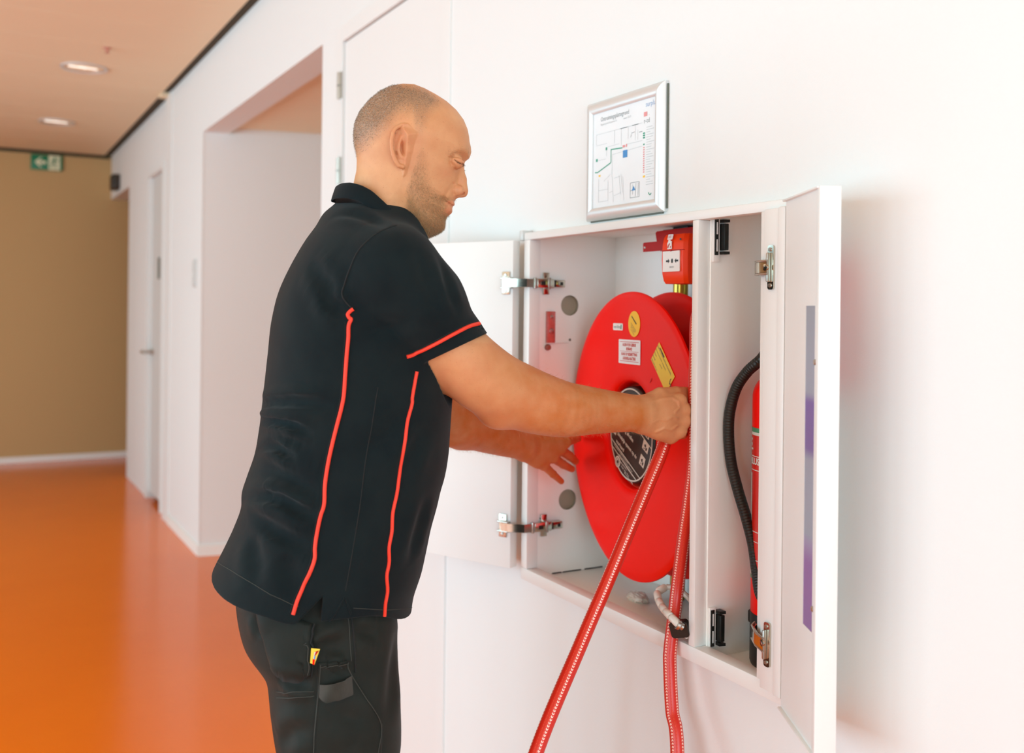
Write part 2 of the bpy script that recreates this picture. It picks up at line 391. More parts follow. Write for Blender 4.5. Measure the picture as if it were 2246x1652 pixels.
downlight(8.41)['label'] = 'round recessed downlight farther down the corridor, near the exit sign'
t = thing('sprinkler_head', 'tiny reddish sprinkler head on the corridor ceiling before the downlights', 'sprinkler', (0.673, 5.875, CZ))
bm = BM(); lathe(bm, [(0, 0), (0.022, 0), (0.020, -0.006), (0.008, -0.008), (0.006, -0.024), (0.014, -0.026), (0.014, -0.028), (0, -0.028)], (0.673, 5.875, CZ), (0, 0, 1), 20); obj('body', bm, mat('rose_metal', (196, 130, 110), 0.4), t)
# emergency exit sign
t = thing('exit_sign', 'green emergency exit sign with white arrow on the end wall', 'sign', (0.646, 10.04, 2.73))
bm = BM(); box(bm, (0.514, 10.018, 2.664), (0.779, 10.042, 2.800), 0.003); obj('plate', bm, M['green'], t)
bm = BM(); box(bm, (0.660, 10.0165, 2.667), (0.755, 10.0185, 2.797)); obj('pictogram_panel', bm, M['signpale'], t)
bm = BM(); prism(bm, [(0.545, 2.732), (0.590, 2.777), (0.608, 2.777), (0.576, 2.745), (0.640, 2.745), (0.640, 2.719), (0.576, 2.719), (0.608, 2.687), (0.590, 2.687)], (0, 10.0175, 0), (1, 0, 0), (0, 0, 1), 0.001); obj('arrow', bm, M['signpale'], t)
bm = BM()
lathe(bm, [(0, 0), (0.010, 0), (0.010, 0.001), (0, 0.001)], (0.712, 10.0165, 2.776), (0, -1, 0), 16)
for pl in ([(0.718, 2.765), (0.702, 2.735)], [(0.702, 2.735), (0.682, 2.708), (0.676, 2.69)], [(0.702, 2.735), (0.722, 2.712), (0.716, 2.688)], [(0.716, 2.760), (0.690, 2.755), (0.682, 2.74)], [(0.716, 2.760), (0.735, 2.75), (0.742, 2.762)]):
    tube(bm, [(a, 10.0162, b) for a, b in pl], 0.0055, 6)
obj('running_figure', bm, M['green'], t)
# ------------------------------------------------------------------ hose reel cabinet
XF = 1.158; XB = 1.41; Z0, Z1 = 0.785, 1.596
cabt = thing('hose_cabinet', 'white two-compartment fire hose cabinet recessed in the wall with both doors open', 'cabinet', (1.25, 1.6, Z0))
def part(name, lo, hi, m='cab', bev=0.0012, parent=cabt, **k):
    bm = BM(); box(bm, lo, hi, bev, 2); return obj(name, bm, M[m], parent, **k)
YL, YR = 2.050, 1.169
part('back_panel', (XB, YR + 0.004, Z0 - 0.004), (XB + 0.003, YL - 0.004, Z1 + 0.004), 'cab_in')
part('top_panel', (XF + 0.02, YR + 0.004, Z1), (XB, YL - 0.004, Z1 + 0.003), 'cab_in')
part('floor_panel', (XF + 0.028, YR + 0.004, Z0 - 0.003), (XB, YL - 0.004, Z0), 'cab_in')
part('side_panel', (XF + 0.02, YR + 0.003, Z0), (XB, YR + 0.006, Z1), 'cab_in')
# left side panel with two round knock-outs
YS = 2.036
bm = BM()
ov = [bm.verts.new(v) for v in ((XF + 0.026, YS, Z0), (XB, YS, Z0), (XB, YS, Z1), (XF + 0.026, YS, Z1))]
loops = [[bm.edges.new((ov[i], ov[(i + 1) % 4])) for i in range(4)]]
HOLES = [(1.2777, 1.4279), (1.277, 0.9601)]
es = loops[0][:]
for hx, hz in HOLES:
    hv = [bm.verts.new((hx + 0.0245 * math.cos(2 * PI * k / 32), YS, hz + 0.0245 * math.sin(2 * PI * k / 32))) for k in range(32)]
    es += [bm.edges.new((hv[i], hv[(i + 1) % 32])) for i in range(32)]
bmesh.ops.triangle_fill(bm, edges=es, use_beauty=True)
r = bmesh.ops.extrude_face_region(bm, geom=bm.faces[:]); bmesh.ops.translate(bm, verts=[v for v in r['geom'] if isinstance(v, bmesh.types.BMVert)], vec=(0, 0.003, 0))
bmesh.ops.recalc_face_normals(bm, faces=bm.faces[:])
lside = obj('side_panel', bm, M['cab_in'], cabt, smooth=False)
M['cup'] = mat('raw_knockout_steel', (168, 160, 140), 0.5, 0.1)
for hx, hz in HOLES:
    bm = BM(); lathe(bm, [(0.0245, -0.0005), (0.0245, 0.009), (0, 0.010)], (hx, YS, hz), (0, 1, 0), 32); obj('knockout', bm, M['cup'], lside)
for k, (a, b) in enumerate(((1.236, 1.262), (1.2655, 1.318), (1.328, 1.38))):   # slots at the foot of the panel
    bm = BM(); box(bm, (a, YS - 0.0008, Z0 + 0.0004), (b, YS + 0.001, Z0 + 0.003)); obj('slot', bm, M['black'], lside, smooth=False)
for x, z in ((1.205, 1.502), (1.2057, 1.459), (1.2025, 0.921), (1.279, 1.345)):
    bm = BM(); lathe(bm, [(0, 0), (0.003, 0), (0.003, 0.001), (0, 0.001)], (x, YS, z), (0, -1, 0), 12); obj('screw_hole', bm, M['signdark'], lside)
for y, z in ((1.79, 1.512),):
    bm = BM(); lathe(bm, [(0, 0), (0.0045, 0), (0.004, 0.002), (0, 0.0025)], (XB, y, z), (-1, 0, 0), 12); obj('rivet', bm, M['signdark'], cabt)
# front frame, folded sheet
part('top_rail', (XF, YR, 1.5804), (XF + 0.024, YL, 1.5975), bev=0.002)
part('bottom_rail', (XF, YR, 0.7805), (XF + 0.03, YL, 0.8084), bev=0.002)
part('left_stile', (XF, 2.0235, 0.8084), (XF + 0.030, YL, 1.5804), bev=0.0015)
part('centre_stile', (XF, 1.4118, 0.8084), (XF + 0.028, 1.4285, 1.5804), bev=0.0015)
part('divider', (XF + 0.027, 1.4085, Z0), (XB, 1.4118, Z1), 'cab_in', bev=0)
rs = part('right_stile', (XF - 0.0, YR, 0.8084), (XF + 0.03, 1.2300, 1.5804), bev=0.0015)
part('stile_flange', (XF - 0.012, 1.196, 0.800), (XF, 1.2305, 1.5825), bev=0.0015, parent=rs)
part('stile_edge', (XF - 0.017, 1.178, 0.798), (XF - 0.0, 1.1965, 1.5840), bev=0.004, parent=rs)
part('stile_return', (XF - 0.004, 1.230, 0.8088), (XF + 0.03, 1.2465, 1.5802), bev=0.0012, parent=rs)
for z in (1.504, 1.372, 1.135, 0.972, 0.872):
    bm = BM(); lathe(bm, [(0, 0.0012), (0.003, 0.001), (0.0036, 0)], (XF - 0.004, 1.2365, z), (-1, 0, 0), 12); obj('rivet', bm, M['cab'], rs)
bm = BM(); box(bm, (XF - 0.004, 2.052, 1.580), (WX - 0.001, 2.068, 1.604), 0.002); obj('corner_bracket', bm, M['grey_pl'], cabt, label='grey corner piece')

# concealed hinges
def hinge_left(zc, door):
    h = BM(); box(h, (1.106, 2.0445, zc - 0.028), (1.109, 2.072, zc + 0.028), 0.001)
    return h
def rotz(a): return Matrix.Rotation(a, 3, 'Z')
# left door: swung 153 deg, tray with returned edges
HL = Vector((1.132, 2.056, 0)); AL = math.radians(26)          # angle off the wall
dl = Vector((-math.sin(AL), math.cos(AL), 0)); nl = Vector((math.cos(AL), math.sin(AL), 0))   # along the leaf, towards the wall
def lbox(bm, s0, s1, t0, t1, z0, z1, bev, d, n, o):
    """box in the door frame: s along the leaf, t through it"""
    g = box(bm, (s0, t0, z0), (s1, t1, z1), bev)
    for v in g: v.co = o + d * v.co.x + n * v.co.y + Vector((0, 0, v.co.z))
    bmesh.ops.recalc_face_normals(bm, faces=bm.faces[:])
DZ0, DZ1 = 0.806, 1.5795
bm = BM(); lbox(bm, 0, 0.62, 0, 0.0022, DZ0, DZ1, 0.0008, dl, nl, HL)
doorL = obj('door', bm, M['cab'], cabt, label='left door swung back against the wall')
for nme, a in (('edge_flange', (0, 0.0022, 0.0022, 0.026, DZ0, DZ1)), ('edge_flange', (0.6178, 0.62, 0.0022, 0.026, DZ0, DZ1)), ('top_flange', (0.0022, 0.6178, 0.0022, 0.026, DZ1 - 0.0022, DZ1)), ('bottom_flange', (0.0022, 0.6178, 0.0022, 0.026, DZ0, DZ0 + 0.0022)), ('outer_skin', (0.0022, 0.6178, 0.024, 0.026, DZ0 + 0.002, DZ1 - 0.002))):
    bm = BM(); lbox(bm, *a, 0.0005, dl, nl, HL); obj(nme, bm, M['cab'], doorL)
def euro_hinge(zc, door_o, s_plate, parent_door):
    # cup plate on the door leaf
    h = BM(); lbox(h, s_plate, s_plate + 0.021, -0.0035, 0.0, zc - 0.027, zc + 0.027, 0.001, dl, nl, HL)
    hp = obj('hinge', h, M['chrome'], parent_door, label='nickel cup hinge')
    for dz in (-0.019, 0.019):
        h = BM(); c = HL + dl * (s_plate + 0.011) - nl * 0.0035 + Vector((0, 0, zc + dz)); lathe(h, [(0.0035, 0), (0.003, 0.0018), (0, 0.002)], c, -nl, 12); obj('screw', h, M['steel'], hp)
    for dz in (-0.011, 0.011):
        h = BM(); lbox(h, s_plate - 0.012, s_plate + 0.018, -0.016, -0.0035, zc + dz - 0.0018, zc + dz + 0.0018, 0.001, dl, nl, HL); obj('cup_lug', h, M['steel'], hp)
    # jointed arm to the side panel
    p = [HL + dl * (s_plate + 0.006) - nl * 0.013, HL + dl * -0.004 - nl * 0.013, Vector((1.150, 2.0215, 0)), Vector((1.176, 2.0205, 0))]
    h = BM(); arm_poly(h, p, 0.0036, zc, 0.0095); obj('hinge_arm', h, M['chrome'], hp)
    h = BM(); box(h, (1.176, 2.0155, zc - 0.0105), (1.222, YS - 0.006, zc + 0.0105), 0.0015); obj('hinge_body', h, M['chrome'], hp)
    for a_ in ((1.205, 2.0135, 0.0135, 1.212), (1.168, 2.0145, 0.0125, 1.174)):
        h = BM(); box(h, (a_[0], a_[1], zc - a_[2]), (a_[3], YS - 0.005, zc + a_[2]), 0.0012); obj('hinge_clip', h, M['steel'], hp)
    h = BM(); box(h, (1.201, YS - 0.006, zc - 0.026), (1.217, YS - 0.0005, zc + 0.026), 0.001); box(h, (1.216, YS - 0.018, zc - 0.0085), (1.254, YS - 0.0005, zc + 0.0085), 0.002); obj('mounting_plate', h, M['chrome'], hp)
    for lo_, hi_ in (((1.186, 2.0150, zc - 0.0045), (1.198, 2.0160, zc + 0.0045)), ((1.240, YS - 0.0190, zc - 0.004), (1.247, YS - 0.0175, zc + 0.004)), ((1.2235, YS - 0.0186, zc - 0.0082), (1.2275, YS - 0.0178, zc + 0.0082))):
        h = BM(); box(h, lo_, hi_); obj('adjusting_slot', h, M['black'], hp)
def arm_poly(bm, p, t, zc, hz):
    """flat bar following p (in plan), thickness t, height 2*hz"""
    n = len(p); off = []
    for i in range(n):
        d_ = (p[min(i + 1, n - 1)] - p[max(i - 1, 0)]).normalized(); off.append(Vector((-d_.y, d_.x, 0)) * t)
    rows = []
    for i in range(n):
        rows.append([bm.verts.new(Vector((q_.x, q_.y, z))) for q_, z in ((p[i] + off[i], zc - hz), (p[i] + off[i], zc + hz), (p[i] - off[i], zc + hz), (p[i] - off[i], zc - hz))])
    for a, b in zip(rows, rows[1:]):
        for k in range(4): bm.faces.new((a[k], a[(k + 1) % 4], b[(k + 1) % 4], b[k]))
    bm.faces.new(rows[0]); bm.faces.new(rows[-1]); bmesh.ops.recalc_face_normals(bm, faces=bm.faces[:])
euro_hinge(1.479, HL, 0.008, doorL); euro_hinge(0.905, HL, 0.010, doorL)

# right door: swung 151 deg, seen almost edge on
A = Vector((1.141, 1.176, 0)); Bv = Vector((1.058, 1.0225, 0)); dr = (Bv - A).normalized(); nr = Vector((-dr.y, dr.x, 0))   # nr points to the wall side
if nr.x < 0: nr = -nr
WL = 0.178; RZ0, RZ1 = 0.789, 1.590
bm = BM()
SL = (0.109, 0.153, 0.955, 1.424)     # slot window in the leaf
for a in ((0.0, SL[0], RZ0, RZ1), (SL[1], WL - 0.003, RZ0, RZ1), (SL[0], SL[1], RZ0, SL[2]), (SL[0], SL[1], SL[3], RZ1)):
    lbox(bm, a[0], a[1], 0.0, 0.002, a[2], a[3], 0.0, dr, nr, A)
doorR = obj('door', bm, M['cab'], cabt, smooth=False, label='right door swung open, seen edge on')
for nme, a in (('edge_flange', (WL - 0.003, WL, -0.003, 0.028, RZ0 - 0.003, RZ1 + 0.003)), ('inner_lip', (WL - 0.011, WL - 0.003, -0.003, -0.001, RZ0 - 0.003, RZ1 + 0.003)), ('top_flange', (0.0, WL - 0.003, -0.006, 0.028, RZ1 - 0.0, RZ1 + 0.003)), ('bottom_flange', (0.0, WL - 0.003, -0.006, 0.028, RZ0 - 0.003, RZ0)), ('outer_skin_edge', (0.0, 0.002, 0.002, 0.028, RZ0, RZ1))):
    bm = BM(); lbox(bm, *a, 0.0006, dr, nr, A); obj(nme, bm, M['cab'], doorR)
# outer skin with the same slot
bm = BM()
for a in ((0.002, SL[0], RZ0, RZ1), (SL[1], WL - 0.003, RZ0, RZ1), (SL[0], SL[1], RZ0, SL[2]), (SL[0], SL[1], SL[3], RZ1)): lbox(bm, a[0], a[1], 0.026, 0.028, a[2], a[3], 0.0, dr, nr, A)
obj('outer_skin', bm, M['cab'], doorR, smooth=False)
# printed strip behind the slot, grey blue and violet
def strip_mat():
    m = mat('tinted_window_strip', (150, 158, 172), 0.3)
    nt = m.node_tree; b = nt.nodes['Principled BSDF']; tc = nt.nodes.new('ShaderNodeTexCoord'); sp = nt.nodes.new('ShaderNodeSeparateXYZ')
    nt.links.new(tc.outputs['Object'], sp.inputs[0]); mr = nt.nodes.new('ShaderNodeMapRange'); mr.inputs[1].default_value = 0.955; mr.inputs[2].default_value = 1.424
    nt.links.new(sp.outputs['Z'], mr.inputs[0]); cr_ = nt.nodes.new('ShaderNodeValToRGB'); e = cr_.color_ramp
    stops = [(0.0, (132, 98, 158)), (0.20, (134, 92, 160)), (0.265, (150, 140, 176)), (0.29, (150, 158, 174)), (0.52, (150, 160, 176)), (0.555, (112, 96, 158)), (0.70, (110, 92, 164)), (0.73, (148, 158, 176)), (1.0, (146, 152, 164))]
    e.elements[0].position = 0; e.elements[0].color = lin(stops[0][1]); e.elements[1].position = 1; e.elements[1].color = lin(stops[-1][1])
    for p_, c_ in stops[1:-1]:
        q_ = e.elements.new(p_); q_.color = lin(c_)
    nt.links.new(mr.outputs[0], cr_.inputs[0]); nt.links.new(cr_.outputs[0], b.inputs['Base Color']); return m
M['strip'] = strip_mat()
bm = BM(); lbox(bm, SL[0] - 0.004, SL[1] + 0.004, 0.0009, 0.0019, SL[2] - 0.004, SL[3] + 0.004, 0, dr, nr, A); obj('window_strip', bm, M['strip'], doorR, smooth=False, label='violet and grey strip in the slot')
for z in (1.343, 0.990):
    bm = BM(); lathe(bm, [(0.0045, 0), (0.004, 0.002), (0, 0.0028)], A + dr * 0.156 + Vector((0, 0, z)), -nr, 12); obj('screw', bm, M['steel'], doorR)
# red extinguisher pictogram on the outside of the right door
bm = BM(); lbox(bm, 0.02, 0.10, 0.0285, 0.0295, 1.30, 1.50, 0, dr, nr, A); pg = obj('pictogram', bm, M['red'], doorR, smooth=False, label='red sign on the outer face')
bm = BM(); lbox(bm, 0.048, 0.074, 0.0296, 0.0300, 1.33, 1.44, 0, dr, nr, A); lbox(bm, 0.055, 0.067, 0.0296, 0.0300, 1.44, 1.46, 0, dr, nr, A); obj('symbol', bm, M['paper'], pg, smooth=False)
# right hinges
def hinge_right(zc, tilt):
    h = BM(); prism(h, rrect(0.0135, 0.072, 0.004, cx=0, cy=0), (XF - 0.012, 1.2115, zc), (0, -1, 0), (0, 0, 1), -0.003 if False else 0.003)
    for v in h.verts: v.co.x = XF - 0.0155 if v.co.x < XF - 0.0125 or v.co.x > XF - 0.0115 else v.co.x
    hp = obj('hinge', h, M['chrome'], rs, label='nickel hinge on the right stile')
    h = BM(); box(h, (XF - 0.022, 1.2115, zc - 0.024), (XF - 0.0152, 1.2165, zc + 0.024), 0.0022); obj('cup_lug', h, M['steel'], hp)
    for dz in (-0.029, 0.029):
        h = BM(); lathe(h, [(0.0035, 0), (0.003, 0.0018), (0, 0.002)], (XF - 0.0155, 1.2125, zc + dz), (-1, 0, 0), 12); obj('screw', h, M['steel'], hp)
    h = BM(); lathe(h, [(0, 0), (0.0055, 0), (0.0055, 0.004), (0, 0.005)], (XF - 0.020, 1.2155, zc + tilt * 0.3), (-1, 0, 0), 16); obj('pivot', h, M['chrome'], hp)
    p = [Vector((XF - 0.020, 1.212, 0)), Vector((XF - 0.018, 1.232, 0)), Vector((XF - 0.008, 1.252, 0)), Vector((XF + 0.004, 1.2585, 0))]
    h = BM(); arm_poly(h, p, 0.003, zc, 0.0085)
    for v in h.verts: v.co.z += tilt * (v.co.y - 1.212) / 0.046
    obj('hinge_arm', h, M['chrome'], hp)
    for dz in (-0.0105, 0.0105):
        h = BM(); tube(h, [(q_.x - 0.002, q_.y, zc + dz + tilt * (q_.y - 1.212) / 0.046) for q_ in p], 0.0020, 8); obj('hinge_link', h, M['steel'], hp)
hinge_right(1.487, 0.0); hinge_right(0.876, 0.010)
# magnetic catches on the divider
def catch(z0, z1, up):
    h = BM(); zc = (z0 + z1) / 2
    box(h, (XF + 0.0285, 1.4035, z0), (XF + 0.043, 1.4083, z1), 0.001)
    cp = obj('catch_bracket', h, M['white_pl'], cabt, label='white magnetic catch with black holder')
    h = BM(); box(h, (XF + 0.0305, 1.4015, zc - 0.033 + up), (XF + 0.0385, 1.4040, zc + 0.033 + up), 0.0006); b = obj('magnet_holder', h, M['black'], cp)
    for s in (-1, 1):
        h = BM(); box(h, (XF + 0.0335, 1.4008, zc + s * 0.0155 + up - 0.011), (XF + 0.0360, 1.4018, zc + s * 0.0155 + up + 0.011), 0.0003); obj('magnet', h, M['white_pl'], b)
    h = BM(); box(h, (XF + 0.0445, 1.392, zc - 0.024 + up), (XF + 0.054, 1.4083, zc + 0.024 + up), 0.001)
    for s in (-1, 1): prism(h, [(XF + 0.0435, 1.4083), (XF + 0.0435, 1.394), (XF + 0.0555, 1.391), (XF + 0.0555, 1.4083)], (0, 0, zc + up + s * 0.029 - 0.0025), (1, 0, 0), (0, 1, 0), 0.005)
    bmesh.ops.recalc_face_normals(h, faces=h.faces[:]); obj('magnet_housing', h, M['black'], cp)
catch(1.505, 1.590, 0.003); catch(0.806, 0.878, -0.001)

# ------------------------------------------------------------------ hose reel
RA = math.radians(9.2); RC = Vector((1.236, 1.727, 1.153)); rn = Vector((-math.cos(RA), math.sin(RA), 0)); rr = Vector((-math.sin(RA), -math.cos(RA), 0)); ru = Vector((0, 0, 1))
reel = thing('hose_reel', 'large red hose reel disc with stickers hanging in the left compartment', 'hose reel', RC)
R = 0.303
bm = BM(); lathe(bm, [(0.103, -0.030), (0.108, -0.028), (0.1135, -0.006), (0.118, -0.001), (0.135, 0.0), (0.19, -0.001), (0.285, 0.0), (R - 0.004, 0.002), (R, 0.0), (R + 0.0005, -0.004), (R - 0.003, -0.007), (R - 0.008, -0.005), (0.19, -0.004), (0.11, -0.032), (0.103, -0.034), (0.103, -0.030)], RC, rn, 128)
obj('flange', bm, M['red'], reel, autosmooth=50)
BC = RC - rn * 0.094
bm = BM(); lathe(bm, [(0.10, 0.0), (0.262, 0.0), (0.270, 0.004), (0.296, 0.004), (0.302, 0.002), (0.304, -0.003), (0.300, -0.006), (0.293, -0.004), (0.27, -0.004), (0.10, -0.004), (0.10, 0.0)], BC, rn, 128)
obj('flange', bm, M['red'], reel, autosmooth=50)
bm = BM(); lathe(bm, [(0.0, -0.006), (0.10, -0.006), (0.10, -0.090), (0.0, -0.090)], RC, rn, 64); obj('drum', bm, M['red_dark'], reel)
bm = BM(); tube(bm, [RC - rn * 0.1, RC - rn * 0.168], 0.028, 24); obj('axle', bm, M['steel'], reel)
bm = BM(); box(bm, (XB - 0.022, 1.69, 1.02), (XB - 0.0002, 1.745, 1.29), 0.003); obj('wall_bracket', bm, M['red_dark'], reel)
# windings left on the drum: a closed coil, the free length is a thing of its own
HUBR = 0.103
bm = BM(); lathe(bm, [(0, -0.004), (0.0985, -0.004), (0.1015, -0.006), (HUBR, -0.010), (HUBR, -0.032), (0, -0.032)], RC, rn, 96); hub = obj('hub', bm, M['black'], reel, autosmooth=50)
hub_o = RC - rn * 0.0036
def hp_(x, y, lift=0.0): return hub_o + rr * x + ru * y + rn * (0.0004 + lift)
bm = BM(); lathe(bm, [(0.0955, 0.0), (0.0985, 0.0), (0.0985, 0.0006), (0.0955, 0.0006), (0.0955, 0.0)], hub_o, rn, 96); obj('label_ring', bm, M['ink_white'], hub)
ta = math.radians(-24.5); tx = rr * math.cos(ta) + ru * math.sin(ta); ty = -rr * math.sin(ta) + ru * math.cos(ta)
def hubline(p, q, wd):
    p = Vector(p); q = Vector(q); d_ = (q - p).normalized(); n_ = Vector((-d_.y, d_.x)) * wd / 2
    return [(p + n_), (p - n_), (q - n_), (q + n_)]
bm = BM()
for p, q in (((-0.0948, -0.0185), (0.044, -0.0850)), ((-0.0925, -0.0335), (0.0263, -0.0915)), ((0.040, 0.0110), (0.0935, -0.0170)), ((-0.070, 0.0660), (0.066, 0.0700)), ((-0.090, 0.030), (0.05, -0.03))):
    if q[1] == -0.03: continue
    poly = hubline(p, q, 0.0022); prism(bm, [(a.x, a.y) for a in poly], hub_o + rn * 0.0003, rr, ru, 0.0004)
bmesh.ops.recalc_face_normals(bm, faces=bm.faces[:]); obj('label_rule', bm, M['ink_white'], hub, smooth=False)
def htext(s, size, x, y, bold=0.0003, sx=0.9): return text(hub, s, size, hp_(x, y), tx, ty, M['ink_white'], 'LEFT', bold, sx)
htext('Afsluiter openen', 0.0125, -0.030, 0.048); htext('Slang afrollen', 0.0125, -0.045, 0.034)
htext('Slang afrollen', 0.0120, -0.040, 0.012); htext('Straalpijp openen op de', 0.0115, -0.062, -0.0035); htext('vuurhaard', 0.0115, -0.070, -0.0205)
htext('Niet gebruiken bij elektrische apparatuur', 0.0052, -0.081, -0.0300, 0.0001); htext('onder spanning staande installaties en', 0.0052, -0.055, -0.0480, 0.0001); htext('brandende metalen.', 0.0052, -0.02, -0.0705, 0.0001)
htext('Slanghaspel EN 671-1', 0.0050, -0.052, -0.0615, 0.0001); htext('25 mm   30 m   PN 12', 0.0050, -0.044, -0.0725, 0.0001); htext('Max. werkdruk 1,2 MPa', 0.0050, -0.028, -0.0845, 0.0001)
# pictogram blocks and the round mark
for (cx, cy, w_, h_) in ((0.0690, -0.0160, 0.026, 0.021), (0.0545, -0.0480, 0.022, 0.023), (-0.080, 0.0045, 0.024, 0.020), (0.076, 0.0085, 0.018, 0.013)):
    bm = BM(); prism(bm, [(-w_ / 2, -h_ / 2), (w_ / 2, -h_ / 2), (w_ / 2, h_ / 2), (-w_ / 2, h_ / 2)], hp_(cx, cy, -0.0002), tx, ty, 0.0004); pb = obj('label_pictogram', bm, M['ink_white'], hub, smooth=False)
    bm = BM()
    for pl in ([(-0.25, 0.05), (0.0, 0.25), (0.1, -0.05), (-0.12, -0.12)], [(0.05, -0.1), (0.32, 0.02), (0.28, -0.32), (0.12, -0.36)], [(-0.3, -0.34), (-0.05, -0.22), (-0.1, -0.36)]):
        prism(bm, [(a * w_, b * h_) for a, b in pl], hp_(cx, cy, 0.0001), tx, ty, 0.0005)
    bmesh.ops.recalc_face_normals(bm, faces=bm.faces[:]); obj('symbol', bm, M['black'], pb, smooth=False)
bm = BM(); prism(bm, circ(0.0125, 28), hp_(-0.0615, -0.0655, -0.0002), tx, ty, 0.0004); mk = obj('test_mark', bm, M['ink_white'], hub, smooth=False)
bm = BM(); lathe(bm, [(0.0075, 0), (0.0085, 0), (0.0085, 0.0004), (0.0075, 0.0004), (0.0075, 0)], hp_(-0.0615, -0.0655, 0.0001), rn, 24); prism(bm, [(-0.004, -0.003), (0.003, -0.005), (0.005, 0.002), (-0.001, 0.005)], hp_(-0.0615, -0.0655, 0.0001), tx, ty, 0.0004); obj('symbol', bm, M['black'], mk, smooth=False)
# stickers on the disc face
fo = RC + rn * 0.0004
def fp(x, y, lift=0.0): return fo + rr * x + ru * y + rn * lift
def sticker(name, poly, m, label, lift=0.0004):
    bm = BM(); prism(bm, poly, fp(0, 0), rr, ru, lift); return obj(name, bm, M[m], reel, smooth=False, label=label)
tg = sticker('sticker', [(x - 0.0595, y + 0.2278) for x, y in rrect(0.048, 0.0150, 0.003)], 'white_pl', 'small white tag sticker')
text(tg, 'veri-fire', 0.010, fp(-0.080, 0.2276, 0.0006), rr, ru, M['ink_grey'], bold=0.0002); bm = BM(); prism(bm, [(-0.046, 0.2225), (-0.041, 0.2225), (-0.041, 0.2325), (-0.043, 0.2335), (-0.046, 0.230)], fp(0, 0, 0.0005), rr, ru, 0.0003); obj('symbol', bm, M['ink_green'], tg, smooth=False)
ovl = sticker('sticker', circ(0.0272, 40, 0.0185, 0.2350), 'yellow', 'round yellow inspection sticker')
oa = math.radians(-36); ox = rr * math.cos(oa) + ru * math.sin(oa); oy = -rr * math.sin(oa) + ru * math.cos(oa)
bm = BM(); prism(bm, [(-0.014, -0.0012), (0.013, -0.0016), (0.014, 0.0012), (-0.014, 0.0012)], fp(0.0185, 0.2430, 0.0005), ox, oy, 0.0003); obj('handwriting', bm, M['ink'], ovl, smooth=False)
for k, s in enumerate(('GECONTROLEERD', 'volgende inspectie', 'jaar    maand', 'naam monteur')): text(ovl, s, 0.0036, fp(0.0035, 0.2375 - 0.0045 * k, 0.0006), ox, oy, M['signdark'])
wl = sticker('sticker', [(x - 0.003, y + 0.1755) for x, y in rrect(0.1020, 0.0515, 0.002)], 'paper', 'white label with red print')
for s, y, w_ in (('ALLEEN VOOR GEBRUIK', 0.1900, 0.068), ('BIJ BRAND', 0.1813, 0.033), ('KANS OP BESMETTING', 0.1700, 0.082), ('LEGIONELLA BACTERIE', 0.1610, 0.068)):
    text(wl, s, 0.0085, fp(-0.003, y, 0.0006), rr, ru, M['ink_red'], 'CENTER', 0.0003, w_ / (0.0085 * 0.62 * len(s)))
bm = BM()
for y, h_ in ((0.1958, 0.0011), (0.1757, 0.0007), (0.1547, 0.0011)): prism(bm, [(-0.047, y), (0.041, y), (0.041, y + h_), (-0.047, y + h_)], fp(0, 0, 0.0005), rr, ru, 0.0003)
obj('rule', bm, M['ink_red'], wl, smooth=False)
yl = sticker('sticker', [(0.1302, 0.2001), (0.096, 0.1648), (0.1605, 0.1010), (0.1950, 0.1360)], 'yellow2', 'long yellow inspection label, tilted')
ya = math.atan2(-0.0638, 0.0645); yx = rr * math.cos(ya) + ru * math.sin(ya); yy = -rr * math.sin(ya) + ru * math.cos(ya)
for k, s in enumerate(('INSPECTIE BRANDSLANGHASPEL', 'Datum controle  volgende', 'Naam             paraaf', 'Bedrijf               ', 'NEN-EN 671-3')): text(yl, s, 0.0054, fp(0.1240 - 0.0065 * k, 0.1935 - 0.0066 * k, 0.0006), yx, yy, M['signdark'])
bm = BM(); prism(bm, [(0, -0.001), (0.026, -0.0022), (0.027, 0.0012), (0.002, 0.001)], fp(0.1335, 0.1900, 0.0005), yx, yy, 0.0003); obj('handwriting', bm, M['ink'], yl, smooth=False)
bm = BM(); tube(bm, [fp(0.178 + 0.004 * math.cos(k * 0.9) * (1 - k * 0.06) , 0.130 - k * 0.0022 + 0.003 * math.sin(k * 1.4), 0.0007) for k in range(9)], 0.0006, 5); obj('handwriting', bm, M['signdark'], yl)
bm = BM(); prism(bm, [(0.0905, 0.1160), (0.0935, 0.1165), (0.1010, 0.1265), (0.0985, 0.1265)], fp(0, 0), rr, ru, 0.0002); obj('scuff', bm, M['red_dark'], reel, smooth=False)
bm = BM(); box(bm, (0, 0, 0), (0.012, 0.012, 0.012)); bm.free()

